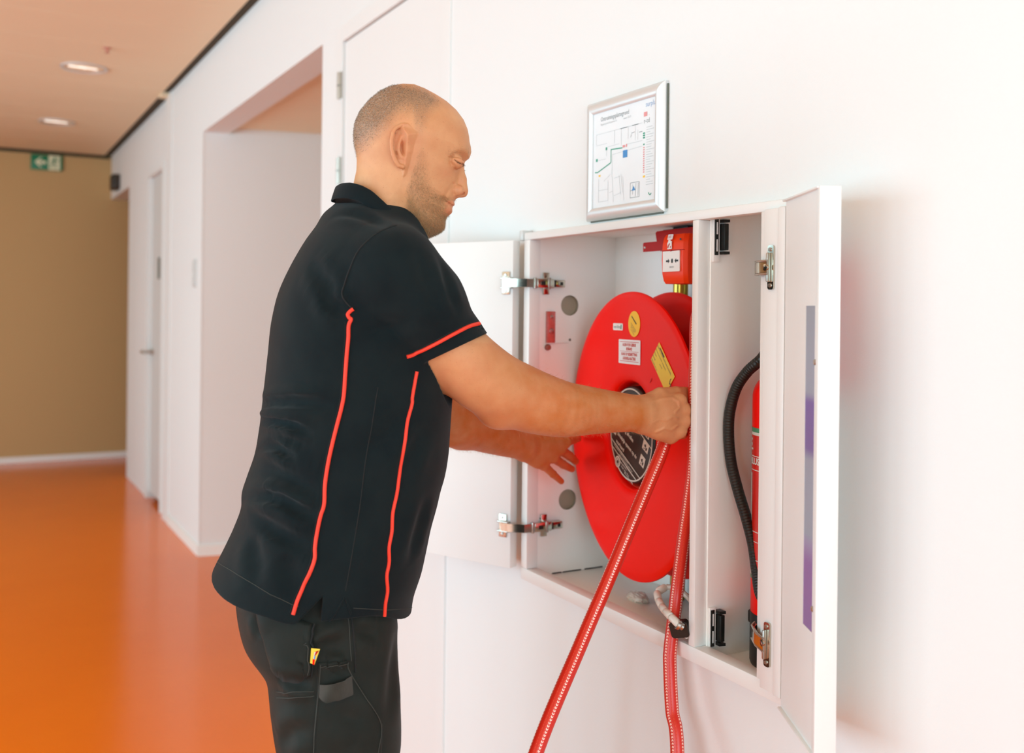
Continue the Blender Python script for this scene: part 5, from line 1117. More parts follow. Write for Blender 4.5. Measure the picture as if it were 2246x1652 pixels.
# ---- polo shirt
CUFF_C = np.array([0.6830, 1.4526, 1.3459]); CUFF_N = unit(np.array([0.3801, -0.2184, -0.8988]))
LCUFF_C = LSH * 0.42 + LEL * 0.58; LCUFF_N = unit(LEL - LSH)
def hemline(x, a):
    u = np.clip(x / a, -1, 1); return spl(u, [-1.0, -0.8, -0.45, -0.12, 0.0, 0.25, 0.6, 0.85, 1.0], [0.975, 0.966, 0.954, 0.942, 0.944, 0.946, 0.940, 0.918, 0.905])
VENT = (0.983, 0.004)
def shirt(P, folds=True):
    x, y, a, b = tlocal(P)
    f = torso(P)
    f = smin(f, boxed(P, (0.35, 1.15, 1.10), (0.95, 1.62, 1.68), lambda Q: np.maximum(chain(Q, [np.array([0.5679, 1.4851, 1.4762]), np.array([0.5834, 1.4504, 1.4670]), np.array([0.6257, 1.4454, 1.4207]), np.array([0.6830, 1.4526, 1.3466]), np.array([0.7343, 1.4621, 1.2971])], [0.066, 0.0735, 0.0715, 0.0625, 0.0600], 0.02), (Q - CUFF_C) @ CUFF_N)), 0.004 + 0.022 * np.clip((P[:, 2] - 1.38) / 0.09, 0, 1))
    f = smin(f, boxed(P, (0.45, 1.60, 1.05), (1.02, 2.02, 1.68), lambda Q: np.maximum(chain(Q, [LSH, LSH * 0.42 + LEL * 0.58, LEL], [0.073, 0.064, 0.062], 0.02), (Q - LCUFF_C) @ LCUFF_N)), 0.016)
    if folds: f = f + furrows(P, FOLD3, 1.9)
    # hollow cuffs
    f = boxedmax(f, P, CUFF_C - 0.12, CUFF_C + 0.12, lambda Q: -np.maximum(chain(Q, [np.array([0.6538, 1.4493, 1.3847]), np.array([0.7343, 1.4621, 1.2971])], [0.0605, 0.0590]), -(Q - (CUFF_C - CUFF_N * 0.02)) @ CUFF_N))
    # hem and side vent
    hz_ = hemline(x, a); f = smax(f, hz_ - P[:, 2], 0.003)
    vz = VENT[0] - P[:, 2]; wv = np.where(x > VENT[1], 0.28, 0.62) * vz; f = np.where((y > 0.1) & (vz > -0.02), smax(f, (wv - np.abs(x - VENT[1])) * 0.8, 0.002), f)
    # open at the bottom
    f = np.where(P[:, 2] < hz_ + 0.07, smax(f, -np.maximum(torso(P, 0.0165), P[:, 2] - hz_ - 0.06), 0.002), f)
    # neck opening
    return smax(f, P[:, 2] - (1.602 - 0.35 * np.maximum(x, 0)), 0.004)
def boxedmax(f, P, lo, hi, fn):
    m = np.all((P > lo) & (P < hi), axis=1)
    if m.any(): f = f.copy(); f[m] = np.maximum(f[m], fn(P[m]))
    return f

FOLD3 = [(np.array(q), dp, w_) for q, dp, w_ in [
    ([(0.431, 1.638, 1.251), (0.429, 1.627, 1.253), (0.427, 1.615, 1.254), (0.425, 1.604, 1.256), (0.423, 1.592, 1.257), (0.423, 1.581, 1.259), (0.422, 1.569, 1.261), (0.423, 1.558, 1.262), (0.424, 1.546, 1.264), (0.426, 1.535, 1.266), (0.428, 1.524, 1.267), (0.432, 1.512, 1.268), (0.437, 1.500, 1.270), (0.442, 1.489, 1.271), (0.449, 1.479, 1.271), (0.455, 1.470, 1.271), (0.462, 1.463, 1.271), (0.468, 1.457, 1.270), (0.475, 1.452, 1.269), (0.482, 1.447, 1.268), (0.489, 1.442, 1.266)], 0.0055, 0.008),
    ([(0.429, 1.639, 1.228), (0.425, 1.622, 1.230), (0.422, 1.604, 1.232), (0.421, 1.586, 1.234), (0.420, 1.569, 1.236), (0.421, 1.555, 1.237), (0.422, 1.544, 1.237), (0.424, 1.534, 1.238), (0.426, 1.526, 1.238), (0.428, 1.519, 1.238), (0.430, 1.512, 1.237), (0.433, 1.505, 1.237), (0.435, 1.499, 1.236), (0.438, 1.494, 1.235), (0.441, 1.489, 1.234), (0.444, 1.484, 1.233), (0.447, 1.479, 1.231), (0.451, 1.474, 1.229), (0.455, 1.469, 1.227), (0.460, 1.464, 1.226), (0.465, 1.460, 1.224)], 0.006, 0.007),
    ([(0.416, 1.600, 1.186), (0.415, 1.585, 1.189), (0.415, 1.569, 1.192), (0.416, 1.554, 1.195), (0.419, 1.540, 1.197), (0.421, 1.529, 1.198), (0.424, 1.520, 1.198), (0.426, 1.514, 1.197), (0.428, 1.509, 1.195), (0.430, 1.504, 1.194), (0.432, 1.500, 1.192), (0.434, 1.494, 1.191), (0.437, 1.490, 1.190), (0.440, 1.485, 1.188), (0.443, 1.481, 1.186), (0.446, 1.476, 1.185)], 0.005, 0.008),
    ([(0.396, 1.623, 1.100), (0.394, 1.604, 1.105), (0.393, 1.583, 1.111), (0.396, 1.562, 1.115), (0.399, 1.544, 1.119), (0.404, 1.530, 1.121), (0.407, 1.522, 1.122), (0.409, 1.517, 1.123), (0.410, 1.514, 1.124), (0.412, 1.511, 1.124), (0.413, 1.507, 1.124), (0.416, 1.503, 1.123), (0.419, 1.498, 1.123), (0.421, 1.493, 1.123), (0.425, 1.488, 1.122), (0.428, 1.483, 1.120), (0.432, 1.478, 1.118), (0.436, 1.473, 1.115), (0.440, 1.468, 1.112), (0.445, 1.464, 1.109), (0.449, 1.460, 1.107), (0.453, 1.457, 1.105), (0.456, 1.455, 1.104), (0.460, 1.453, 1.103), (0.463, 1.451, 1.103), (0.467, 1.449, 1.102)], 0.0065, 0.009),
    ([(0.393, 1.565, 1.095), (0.394, 1.555, 1.093), (0.396, 1.543, 1.091), (0.398, 1.533, 1.089), (0.401, 1.523, 1.087), (0.404, 1.514, 1.085), (0.407, 1.507, 1.082), (0.410, 1.500, 1.080), (0.413, 1.494, 1.077), (0.416, 1.489, 1.075), (0.419, 1.484, 1.073), (0.423, 1.479, 1.071), (0.426, 1.475, 1.069), (0.429, 1.471, 1.067), (0.433, 1.467, 1.066), (0.437, 1.464, 1.064), (0.441, 1.460, 1.063), (0.445, 1.457, 1.061), (0.449, 1.453, 1.059), (0.454, 1.450, 1.058), (0.458, 1.448, 1.056)], 0.0035, 0.01),
    ([(0.465, 1.500, 1.480), (0.466, 1.491, 1.475), (0.468, 1.482, 1.469), (0.471, 1.473, 1.464), (0.474, 1.466, 1.458), (0.478, 1.460, 1.453), (0.481, 1.455, 1.448), (0.485, 1.451, 1.444), (0.488, 1.447, 1.440), (0.491, 1.444, 1.437), (0.495, 1.440, 1.433)], 0.003, 0.012),
    ([(0.471, 1.464, 1.438), (0.474, 1.460, 1.434), (0.477, 1.456, 1.430), (0.480, 1.452, 1.426), (0.483, 1.448, 1.422), (0.486, 1.445, 1.419), (0.490, 1.442, 1.416), (0.493, 1.440, 1.413), (0.496, 1.437, 1.410), (0.500, 1.435, 1.407), (0.503, 1.432, 1.404)], 0.0035, 0.01),
    ([(0.513, 1.540, 1.560), (0.516, 1.532, 1.562), (0.520, 1.524, 1.563), (0.524, 1.517, 1.564), (0.529, 1.509, 1.563), (0.534, 1.502, 1.562), (0.538, 1.494, 1.560), (0.542, 1.487, 1.558), (0.546, 1.479, 1.555), (0.550, 1.471, 1.553), (0.553, 1.462, 1.549), (0.555, 1.453, 1.546), (0.557, 1.443, 1.543), (0.558, 1.433, 1.540), (0.559, 1.423, 1.537), (0.560, 1.413, 1.532)], 0.0022, 0.009),
    ([(0.427, 1.641, 1.209), (0.423, 1.620, 1.212), (0.419, 1.596, 1.214), (0.418, 1.572, 1.216), (0.420, 1.551, 1.218), (0.422, 1.533, 1.218), (0.426, 1.521, 1.218), (0.429, 1.511, 1.217), (0.432, 1.504, 1.215), (0.435, 1.497, 1.213), (0.439, 1.490, 1.211), (0.443, 1.483, 1.210), (0.448, 1.476, 1.208), (0.453, 1.470, 1.207), (0.459, 1.464, 1.205), (0.465, 1.459, 1.204)], 0.0025, 0.01),
    ([(0.408, 1.598, 1.153), (0.407, 1.581, 1.156), (0.408, 1.564, 1.158), (0.411, 1.547, 1.159), (0.414, 1.531, 1.160), (0.419, 1.517, 1.160), (0.423, 1.506, 1.159), (0.427, 1.497, 1.156), (0.432, 1.489, 1.154), (0.437, 1.481, 1.151), (0.442, 1.475, 1.148), (0.447, 1.469, 1.146), (0.453, 1.464, 1.144), (0.458, 1.459, 1.143), (0.464, 1.455, 1.141), (0.470, 1.451, 1.140)], 0.003, 0.013),
    ([(0.639, 1.402, 1.497), (0.640, 1.395, 1.486), (0.641, 1.388, 1.474), (0.642, 1.381, 1.462), (0.644, 1.377, 1.450), (0.646, 1.374, 1.440), (0.649, 1.374, 1.432), (0.654, 1.375, 1.425), (0.659, 1.376, 1.418), (0.664, 1.379, 1.412), (0.669, 1.381, 1.406)], 0.0022, 0.009),
    ([(0.588, 1.381, 1.504), (0.594, 1.377, 1.492), (0.600, 1.374, 1.478), (0.606, 1.373, 1.464), (0.612, 1.372, 1.451), (0.618, 1.370, 1.440), (0.623, 1.369, 1.430), (0.629, 1.369, 1.422), (0.635, 1.370, 1.414), (0.641, 1.372, 1.406), (0.646, 1.374, 1.399)], 0.002, 0.012),
    ([(0.522, 1.423, 1.377), (0.530, 1.421, 1.378), (0.538, 1.418, 1.379), (0.545, 1.416, 1.380), (0.553, 1.414, 1.382), (0.561, 1.412, 1.384), (0.568, 1.406, 1.386), (0.574, 1.399, 1.388), (0.581, 1.391, 1.391), (0.588, 1.384, 1.395), (0.596, 1.379, 1.398)], 0.002, 0.013),
    ([(0.586, 1.415, 1.258), (0.583, 1.415, 1.251), (0.579, 1.416, 1.245), (0.575, 1.416, 1.238), (0.571, 1.417, 1.231), (0.566, 1.418, 1.224), (0.559, 1.419, 1.217), (0.551, 1.421, 1.211), (0.542, 1.423, 1.204), (0.534, 1.425, 1.197), (0.526, 1.427, 1.191)], 0.002, 0.016),
    ([(0.629, 1.425, 1.234), (0.624, 1.424, 1.225), (0.619, 1.423, 1.215), (0.614, 1.422, 1.206), (0.609, 1.421, 1.196), (0.605, 1.420, 1.187), (0.601, 1.420, 1.177), (0.598, 1.420, 1.168), (0.596, 1.421, 1.158), (0.593, 1.421, 1.148), (0.591, 1.422, 1.138)], 0.002, 0.014),
    ([(0.648, 1.447, 1.123), (0.644, 1.447, 1.110), (0.640, 1.447, 1.097), (0.636, 1.447, 1.084), (0.633, 1.447, 1.071), (0.629, 1.448, 1.059), (0.627, 1.448, 1.049), (0.625, 1.449, 1.038), (0.623, 1.450, 1.029), (0.621, 1.450, 1.019), (0.620, 1.451, 1.009)], 0.003, 0.014),
    ([(0.421, 1.472, 1.044), (0.423, 1.468, 1.037), (0.425, 1.465, 1.030), (0.427, 1.462, 1.023), (0.429, 1.459, 1.016), (0.431, 1.456, 1.009), (0.432, 1.455, 1.002), (0.433, 1.453, 0.996), (0.434, 1.451, 0.989), (0.435, 1.450, 0.983), (0.436, 1.449, 0.976)], 0.003, 0.016),
    ([(0.394, 1.528, 1.066), (0.393, 1.525, 1.060), (0.392, 1.522, 1.054), (0.391, 1.519, 1.048), (0.391, 1.515, 1.042), (0.390, 1.511, 1.035), (0.390, 1.506, 1.029), (0.391, 1.501, 1.022), (0.392, 1.496, 1.014), (0.393, 1.490, 1.007), (0.394, 1.485, 1.000)], 0.003, 0.016)]]   # crease lines, depth, half width

# ---- work trousers
HIP = np.array([0.530, 1.632])
RL = [np.array([0.5198, 1.5458, 0.8815]), np.array([0.5246, 1.5203, 0.7721]), np.array([0.5285, 1.5125, 0.7163])]; RLR = [0.110, 0.0935, 0.0875]
RKNEE = np.array([0.520, 1.535, 0.50]); RANK = np.array([0.500, 1.520, 0.10])
LL = [np.array([0.565, 1.725, 0.86]), np.array([0.585, 1.745, 0.70])]; LKNEE = np.array([0.600, 1.760, 0.50]); LANK = np.array([0.575, 1.770, 0.10])
def trousers(P, folds=True):
    c = HIP; q = P[:, :2] - c; x = q @ UH; y = q @ VH_; z = P[:, 2]
    # seat and waist
    sh = spl(z, [0.70, 0.80, 0.88, 0.95, 1.02], [0.0, -0.004, -0.004, -0.002, 0.004]); a = spl(z, [0.70, 0.80, 0.88, 0.95, 1.02], [0.07, 0.088, 0.122, 0.134, 0.137]); b = spl(z, [0.70, 0.80, 0.88, 0.95, 1.02], [0.155, 0.176, 0.184, 0.180, 0.170])
    ex = 2.4; r = ((np.abs(x - sh) / a) ** ex + (np.abs(y) / b) ** ex) ** (1 / ex); f = (r - 1) * np.minimum(a, b)
    f = smax(f, 0.835 - z, 0.035)
    f = smin(f, chain(P, RL + [RKNEE, RANK], RLR + [0.082, 0.066], 0.03), 0.02)
    f = smin(f, chain(P, LL + [LKNEE, LANK], [0.106, 0.094, 0.082, 0.066], 0.03), 0.02)
    f = smax(f, z - 1.02, 0.01); f = smax(f, 0.045 - z, 0.004)
    if folds: f = f + furrows(P, TF3, 1.6)
    # crinkled cloth below the knee
    return f + 0.004 * np.sin(z * 46 + x * 9) * np.clip((0.5 - z) / 0.2, 0, 1)
TF3 = [(np.array(q), dp, w_) for q, dp, w_ in [
    ([(0.463, 1.441, 0.784), (0.457, 1.446, 0.782), (0.451, 1.451, 0.780), (0.446, 1.457, 0.778), (0.441, 1.464, 0.776), (0.437, 1.469, 0.772), (0.434, 1.475, 0.767), (0.432, 1.481, 0.761), (0.430, 1.487, 0.755), (0.429, 1.492, 0.748), (0.428, 1.498, 0.742)], 0.004, 0.012),
    ([(0.525, 1.438, 0.912), (0.518, 1.438, 0.911), (0.510, 1.438, 0.910), (0.503, 1.438, 0.910), (0.496, 1.439, 0.908), (0.490, 1.440, 0.906), (0.485, 1.441, 0.904), (0.481, 1.442, 0.901), (0.478, 1.443, 0.897), (0.474, 1.444, 0.894), (0.471, 1.446, 0.891)], 0.0045, 0.012),
    ([(0.471, 1.446, 0.897), (0.473, 1.445, 0.899), (0.475, 1.445, 0.901), (0.477, 1.444, 0.903), (0.480, 1.443, 0.904), (0.484, 1.442, 0.904), (0.489, 1.440, 0.902), (0.495, 1.439, 0.899), (0.503, 1.437, 0.896), (0.510, 1.436, 0.892), (0.517, 1.436, 0.888)], 0.003, 0.009),
    ([(0.418, 1.491, 0.857), (0.422, 1.485, 0.856), (0.427, 1.479, 0.855), (0.432, 1.474, 0.853), (0.437, 1.469, 0.852), (0.442, 1.464, 0.852), (0.446, 1.461, 0.852), (0.450, 1.457, 0.853), (0.454, 1.455, 0.854), (0.458, 1.452, 0.856), (0.462, 1.449, 0.857)], 0.005, 0.01),
    ([(0.526, 1.441, 0.922), (0.534, 1.441, 0.919), (0.543, 1.442, 0.917), (0.551, 1.444, 0.914), (0.559, 1.446, 0.911), (0.566, 1.449, 0.909)], 0.003, 0.01),
    ([(0.613, 1.490, 0.899), (0.610, 1.484, 0.886), (0.606, 1.479, 0.874), (0.603, 1.474, 0.862), (0.599, 1.469, 0.850), (0.595, 1.462, 0.837), (0.592, 1.455, 0.824), (0.588, 1.448, 0.810), (0.583, 1.441, 0.796), (0.577, 1.435, 0.782), (0.572, 1.430, 0.768)], 0.003, 0.016),
    ([(0.482, 1.434, 0.811), (0.488, 1.431, 0.808), (0.495, 1.428, 0.806), (0.502, 1.426, 0.804), (0.508, 1.424, 0.801), (0.514, 1.423, 0.798), (0.519, 1.422, 0.795), (0.523, 1.421, 0.791), (0.527, 1.420, 0.787), (0.531, 1.420, 0.783), (0.535, 1.420, 0.778)], 0.0025, 0.014),
    ([(0.395, 1.525, 0.945), (0.396, 1.522, 0.938), (0.397, 1.519, 0.931), (0.399, 1.516, 0.924), (0.400, 1.513, 0.917), (0.402, 1.510, 0.910)], 0.0025, 0.01)]]   # crease lines, depth, half width
# ------------------------------------------------------------------ the worker
man = thing('person', 'bald man in black polo shirt with red piping reaching into the hose cabinet', 'person', (0.56, 1.63, 0))
def figure_mesh(name, f, lo, hi, h, m, parent, fine=None, fine2=None, slack=1.7):
    V, Q = surface_nets(f, lo, hi, h, slack=slack); V = settle(f, V, 2)
    me = bpy.data.meshes.new(name); me.vertices.add(len(V)); me.vertices.foreach_set('co', V.ravel())
    me.loops.add(Q.size); me.loops.foreach_set('vertex_index', Q.ravel().astype(np.int32)); me.polygons.add(len(Q)); me.polygons.foreach_set('loop_start', np.arange(0, Q.size, 4, dtype=np.int32))
    me.update(calc_edges=True); me.validate()
    for fn in (fine, fine2):
        if fn is None: continue
        co = np.empty(len(me.vertices) * 3); me.vertices.foreach_get('co', co); msk = fn(co.reshape(-1, 3)); bm = bmesh.new(); bm.from_mesh(me); bm.verts.ensure_lookup_table()
        es = [e for e in bm.edges if msk[e.verts[0].index] and msk[e.verts[1].index]]
        bmesh.ops.subdivide_edges(bm, edges=es, cuts=1, use_grid_fill=True)
        bmesh.ops.triangulate(bm, faces=[fc for fc in bm.faces if len(fc.verts) > 4]); bm.to_mesh(me); bm.free(); co = np.empty(len(me.vertices) * 3); me.vertices.foreach_get('co', co); co = co.reshape(-1, 3); msk = fn(co)
        co[msk] = settle(f, co[msk], 2, 0.002); me.vertices.foreach_set('co', co.ravel())
    me.polygons.foreach_set('use_smooth', np.ones(len(me.polygons), bool)); me.update()
    me.materials.append(m); o = bpy.data.objects.new(name, me); link(o, parent); return o
def noise_tex(nt, scale, detail=4, rough=0.5, src=None):
    n = nt.nodes.new('ShaderNodeTexNoise'); n.inputs['Scale'].default_value = scale; n.inputs['Detail'].default_value = detail; n.inputs['Roughness'].default_value = rough
    tc = nt.nodes.new('ShaderNodeTexCoord'); nt.links.new(tc.outputs['Object'], n.inputs['Vector']); return n.outputs['Fac']
def mixc(nt, fac, a, b):
    n = nt.nodes.new('ShaderNodeMix'); n.data_type = 'RGBA'
    for s, v in ((0, fac), (6, a), (7, b)):
        if isinstance(v, (int, float)): n.inputs[s].default_value = v
        elif isinstance(v, tuple): n.inputs[s].default_value = v
        else: nt.links.new(v, n.inputs[s])
    return n.outputs[2]
def mth(nt, op, a, b=None, c=None):
    n = nt.nodes.new('ShaderNodeMath'); n.operation = op
    for i, v in enumerate((a, b, c)):
        if v is None: continue
        if isinstance(v, (int, float)): n.inputs[i].default_value = v
        else: nt.links.new(v, n.inputs[i])
    return n.outputs[0]
def ramp(nt, x, lo, hi):
    n = nt.nodes.new('ShaderNodeMapRange'); n.inputs[1].default_value = lo; n.inputs[2].default_value = hi; nt.links.new(x, n.inputs[0]); return n.outputs[0]
def skin_mat():
    m = bpy.data.materials.new('fair_skin'); m.use_nodes = True; nt = m.node_tree; b = nt.nodes['Principled BSDF']
    at_ = nt.nodes.new('ShaderNodeAttribute'); at_.attribute_name = 'tint'; sp = nt.nodes.new('ShaderNodeSeparateColor'); nt.links.new(at_.outputs['Color'], sp.inputs[0])
    hair, beard, red = sp.outputs[0], sp.outputs[1], sp.outputs[2]
    c = mixc(nt, ramp(nt, noise_tex(nt, 26, 5), 0.35, 0.65), lin((200, 140, 96)), lin((210, 153, 108)))
    c = mixc(nt, mth(nt, 'MULTIPLY', at_.outputs['Alpha'], mth(nt, 'MULTIPLY_ADD', ramp(nt, noise_tex(nt, 34, 5), 0.3, 0.7), 0.5, 0.4)), c, lin((186, 100, 34)))  # alpha mixes in the painted orange bounce
    c = mixc(nt, mth(nt, 'MULTIPLY', red, ramp(nt, noise_tex(nt, 60, 4), 0.2, 0.8)), c, lin((204, 112, 84)))
    c = mixc(nt, mth(nt, 'MULTIPLY', ramp(nt, noise_tex(nt, 420, 2), 0.66, 0.74), 0.45), c, lin((170, 104, 70)))       # freckles
    c = mixc(nt, mth(nt, 'MULTIPLY', hair, mth(nt, 'MULTIPLY_ADD', ramp(nt, noise_tex(nt, 900, 3, 0.7), 0.35, 0.62), 0.70, 0.22)), c, lin((116, 102, 88)))
    c = mixc(nt, mth(nt, 'MULTIPLY', beard, mth(nt, 'MULTIPLY_ADD', ramp(nt, noise_tex(nt, 800, 3, 0.7), 0.38, 0.62), 0.62, 0.14)), c, lin((138, 98, 58)))
    nt.links.new(c, b.inputs['Base Color']); b.inputs['Roughness'].default_value = 0.5; b.inputs['Specular IOR Level'].default_value = 0.35
    b.inputs['Subsurface Weight'].default_value = 0.12; b.inputs['Subsurface Radius'].default_value = (0.010, 0.004, 0.002); b.inputs['Subsurface Scale'].default_value = 0.5
    bp = nt.nodes.new('ShaderNodeBump'); bp.inputs['Strength'].default_value = 0.28; bp.inputs['Distance'].default_value = 0.0008
    nt.links.new(noise_tex(nt, 700, 4, 0.6), bp.inputs['Height']); nt.links.new(bp.outputs['Normal'], b.inputs['Normal']); return m
def cloth_mat(name, rgb, rgb2, rough, weave, bump, sheen=0.25):
    m = bpy.data.materials.new(name); m.use_nodes = True; nt = m.node_tree; b = nt.nodes['Principled BSDF']
    c = mixc(nt, ramp(nt, noise_tex(nt, 18, 4), 0.35, 0.65), lin(rgb), lin(rgb2)); c = mixc(nt, ramp(nt, noise_tex(nt, 260, 2, 0.8), 0.74, 0.80), c, lin(tuple(min(255, v + 26) for v in rgb2)))
    nt.links.new(c, b.inputs['Base Color']); b.inputs['Roughness'].default_value = rough; b.inputs['Sheen Weight'].default_value = sheen; b.inputs['Sheen Roughness'].default_value = 0.5; b.inputs['Specular IOR Level'].default_value = 0.12
    bp = nt.nodes.new('ShaderNodeBump'); bp.inputs['Strength'].default_value = bump; bp.inputs['Distance'].default_value = 0.0008
    nt.links.new(noise_tex(nt, weave, 3, 0.6), bp.inputs['Height']); nt.links.new(bp.outputs['Normal'], b.inputs['Normal']); return m
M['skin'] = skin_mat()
M['polo'] = cloth_mat('black_pique', (14, 24, 27), (19, 29, 31), 0.85, 1100, 0.5, 0.06)
M['polo_rib'] = cloth_mat('black_rib_knit', (14, 23, 26), (18, 28, 30), 0.85, 1500, 0.5, 0.06)
M['trouser'] = cloth_mat('black_twill', (29, 32, 28), (35, 38, 34), 0.6, 1400, 0.4, 0.05)
M['piping'] = mat('red_piping', (236, 58, 34), 0.6, bump=0.2, bscale=2500)
M['thread'] = mat('dark_grey_thread', (52, 54, 48), 0.7)
M['seam'] = mat('black_seam', (14, 17, 17), 0.85)

def near_head(V): s, y, t = hlocal(V); return (t > -0.135) & (s < 0.13) & (s > -0.16) & (y < 0.12)
HND = np.array([1.1210, 1.4606, 1.2237]); HNDL = np.array([1.1648, 1.9158, 1.0828])
def near_hands(V): return (np.linalg.norm(V - HND, axis=1) < 0.085) | (np.linalg.norm(V - HNDL, axis=1) < 0.10)
def near_face(V): s, y, t = hlocal(V); a = (s > 0.035) & (t > -0.115) & (t < 0.0) & (y < 0.055); e = (s > -0.032) & (s < 0.012) & (t < 0.052) & (t > -0.046) & (y > 0.055); return a | e
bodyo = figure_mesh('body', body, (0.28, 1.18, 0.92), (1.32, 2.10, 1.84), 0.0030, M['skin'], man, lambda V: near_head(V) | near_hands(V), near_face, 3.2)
# skin tints: cropped hair, beard shadow, redness, painted floor bounce on the arms
me = bodyo.data; co = np.empty(len(me.vertices) * 3); me.vertices.foreach_get('co', co); co = co.reshape(-1, 3)
def hair_mask(P):
    s, y, t = hlocal(P); zx = (s / PXM + 200) * 4.13; zy = (-t / PXM + 200) * 4.13      # back to the profile drawing
    top = np.interp(zx, [300, 520, 640, 760, 960, 1080, 1150, 1400], [95, 95, 60, 170, 205, 300, 420, 420])
    low = np.interp(zx, [300, 345, 420, 520, 620, 690, 760, 860, 900, 950, 1010, 1060, 1100, 1160], [800, 850, 820, 770, 690, 620, 560, 560, 700, 700, 560, 480, 430, 330])
    m = np.clip((low - zy) / 190, 0, 1) * np.clip((zy - top) / 90 + 0.15, 0, 1) * np.clip((1165 - zx) / 60, 0, 1)
    front = np.clip((zx - 700) / 300, 0, 1); m = m * (1 - 0.62 * front * np.clip((zy - 330) / 160, 0, 1))
    return np.clip(m, 0, 1) * (t > -0.06)
def beard_mask(P):
    s, y, t = hlocal(P); zx = (s / PXM + 200) * 4.13; zy = (-t / PXM + 200) * 4.13
    lo_x = np.interp(zy, [780, 900, 1000, 1150, 1350, 1420, 1560], [905, 890, 850, 800, 800, 850, 900]); hi_x = np.interp(zy, [780, 900, 1000, 1080, 1160, 1180, 1260, 1560], [985, 1010, 1020, 1050, 1110, 1245, 1250, 1250])
    m = np.clip((zx - lo_x) / 40, 0, 1) * np.clip((hi_x - zx) / 110, 0, 1) * np.clip((zy - 770) / 60, 0, 1)
    lips = gs(s, t, (1190, 1230), 0.009, 0.004) + gs(s, t, (1185, 1290), 0.009, 0.007); dark = np.interp(zy, [780, 1150, 1300, 1400, 1540], [0.45, 0.6, 0.75, 1.0, 0.9])
    return np.clip(m - lips, 0, 1) * dark * (t < 0.05) * (t > -0.15) * (y < 0.1)
hm = hair_mask(co); bmk = beard_mask(co); s_, y_, t_ = hlocal(co)
ear_red = 0.6 * gs(s_, t_, (778, 770), 0.020, 0.036) * np.clip((y_ - 0.068) / 0.008, 0, 1)
red = ear_red + 0.55 * gs(s_, t_, (1290, 1110), 0.014) * (t_ < 0.1) + 0.8 * (gs(s_, t_, (1196, 1228), 0.010, 0.0045) + gs(s_, t_, (1178, 1290), 0.010, 0.007)) * (y_ < 0.026) + 0.3 * gs(s_, t_, (1150, 970), 0.012) * (np.abs(t_) < 0.2) + 0.3 * gs(s_, t_, (1262, 875), 0.012, 0.008)
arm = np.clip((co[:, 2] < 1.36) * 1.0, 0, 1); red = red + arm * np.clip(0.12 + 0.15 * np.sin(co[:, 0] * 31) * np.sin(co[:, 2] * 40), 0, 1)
bounce_tint = arm * np.clip(0.15 + 0.85 * (co[:, 0] - 0.70) / 0.16, 0, 1) * (1 - 0.65 * np.clip((co[:, 0] - 1.05) / 0.02, 0, 1) * (co[:, 1] < 1.6))  # orange light from the floor, painted into the forearm colour
att = me.attributes.new('tint', 'FLOAT_COLOR', 'POINT'); att.data.foreach_set('color', np.stack([hm, bmk, np.clip(red, 0, 1), bounce_tint], 1).ravel())
# cropped hair, beard stubble and arm hair as real strands
rg_ = np.random.RandomState(11)
def strands(name, n, weight, length, width, lay, m, jitter=0.6, seed_faces=None):
    nv = len(me.polygons); cen = np.empty(nv * 3); me.polygons.foreach_get('center', cen); cen = cen.reshape(-1, 3); ar = np.empty(nv); me.polygons.foreach_get('area', ar); nr_ = np.empty(nv * 3); me.polygons.foreach_get('normal', nr_); nr_ = nr_.reshape(-1, 3)
    wgt = weight(cen, nr_) * ar; wgt = wgt / wgt.sum(); k = rg_.choice(nv, n, p=wgt)
    P = cen[k] + rg_.randn(n, 3) * np.sqrt(ar[k])[:, None] * 0.35; N_ = nr_[k]; P = P - 0.0001 * N_
    T = lay(P, N_) + rg_.randn(n, 3) * jitter * 0.5; T = T / np.linalg.norm(T, axis=1)[:, None]; Ls = length * (0.5 + rg_.rand(n))
    sd = np.cross(T, rg_.randn(n, 3)); sd = sd / np.linalg.norm(sd, axis=1)[:, None] * width
    tipm = P + T * Ls[:, None] * 0.55 + N_ * 0.0001; tip_ = P + T * Ls[:, None] - N_ * Ls[:, None] * 0.10
    V = np.stack([P - sd, P + sd, tipm + sd * 0.8, tipm - sd * 0.8, tip_], 1).reshape(-1, 3)
    b_ = np.arange(n)[:, None] * 5; fcs = [tuple(r) for r in np.concatenate([b_ + [0, 1, 2, 3]], 1).tolist()] + [tuple(r) for r in (b_ + [3, 2, 4]).tolist()]
    mm = bpy.data.meshes.new(name); mm.from_pydata(V.tolist(), [], fcs); mm.materials.append(m); o = bpy.data.objects.new(name, mm); link(o, man); o['kind'] = 'stuff'; return o
M['hair'] = mat('brown_hair', (112, 92, 72), 0.5); M['hair_grey'] = mat('grey_hair', (206, 200, 190), 0.45); M['beard'] = mat('sandy_beard', (168, 134, 96), 0.5); M['armhair'] = mat('fair_arm_hair', (176, 132, 82), 0.5)
DOWN = np.array([0, 0, -1.0])
strands('cropped_hair', 15000, lambda P, N: hair_mask(P) ** 1.2, 0.0022, 0.00013, lambda P, N: N * 0.6 + DOWN * 0.5 - HE1 * 0.3, M['hair'])
strands('grey_hair', 9000, lambda P, N: hair_mask(P) ** 1.2 * (0.4 + 1.2 * (hlocal(P)[0] < -0.03)), 0.0020, 0.00013, lambda P, N: N * 0.6 + DOWN * 0.5 - HE1 * 0.3, M['hair_grey'])
strands('stubble', 15000, lambda P, N: beard_mask(P), 0.0040, 0.00012, lambda P, N: N * 0.5 + DOWN * 0.8 + HE1 * 0.2, M['beard'], 0.9)
def eyebrow_w(P, N):
    s, y, t = hlocal(P); d = seg2(s, t, [(1195, 812), (1262, 770), (1335, 752), (1362, 770)]); return np.exp(-(d / 0.0042) ** 2) * (t < 0.08) * (y > 0.008) * (s > 0.03)
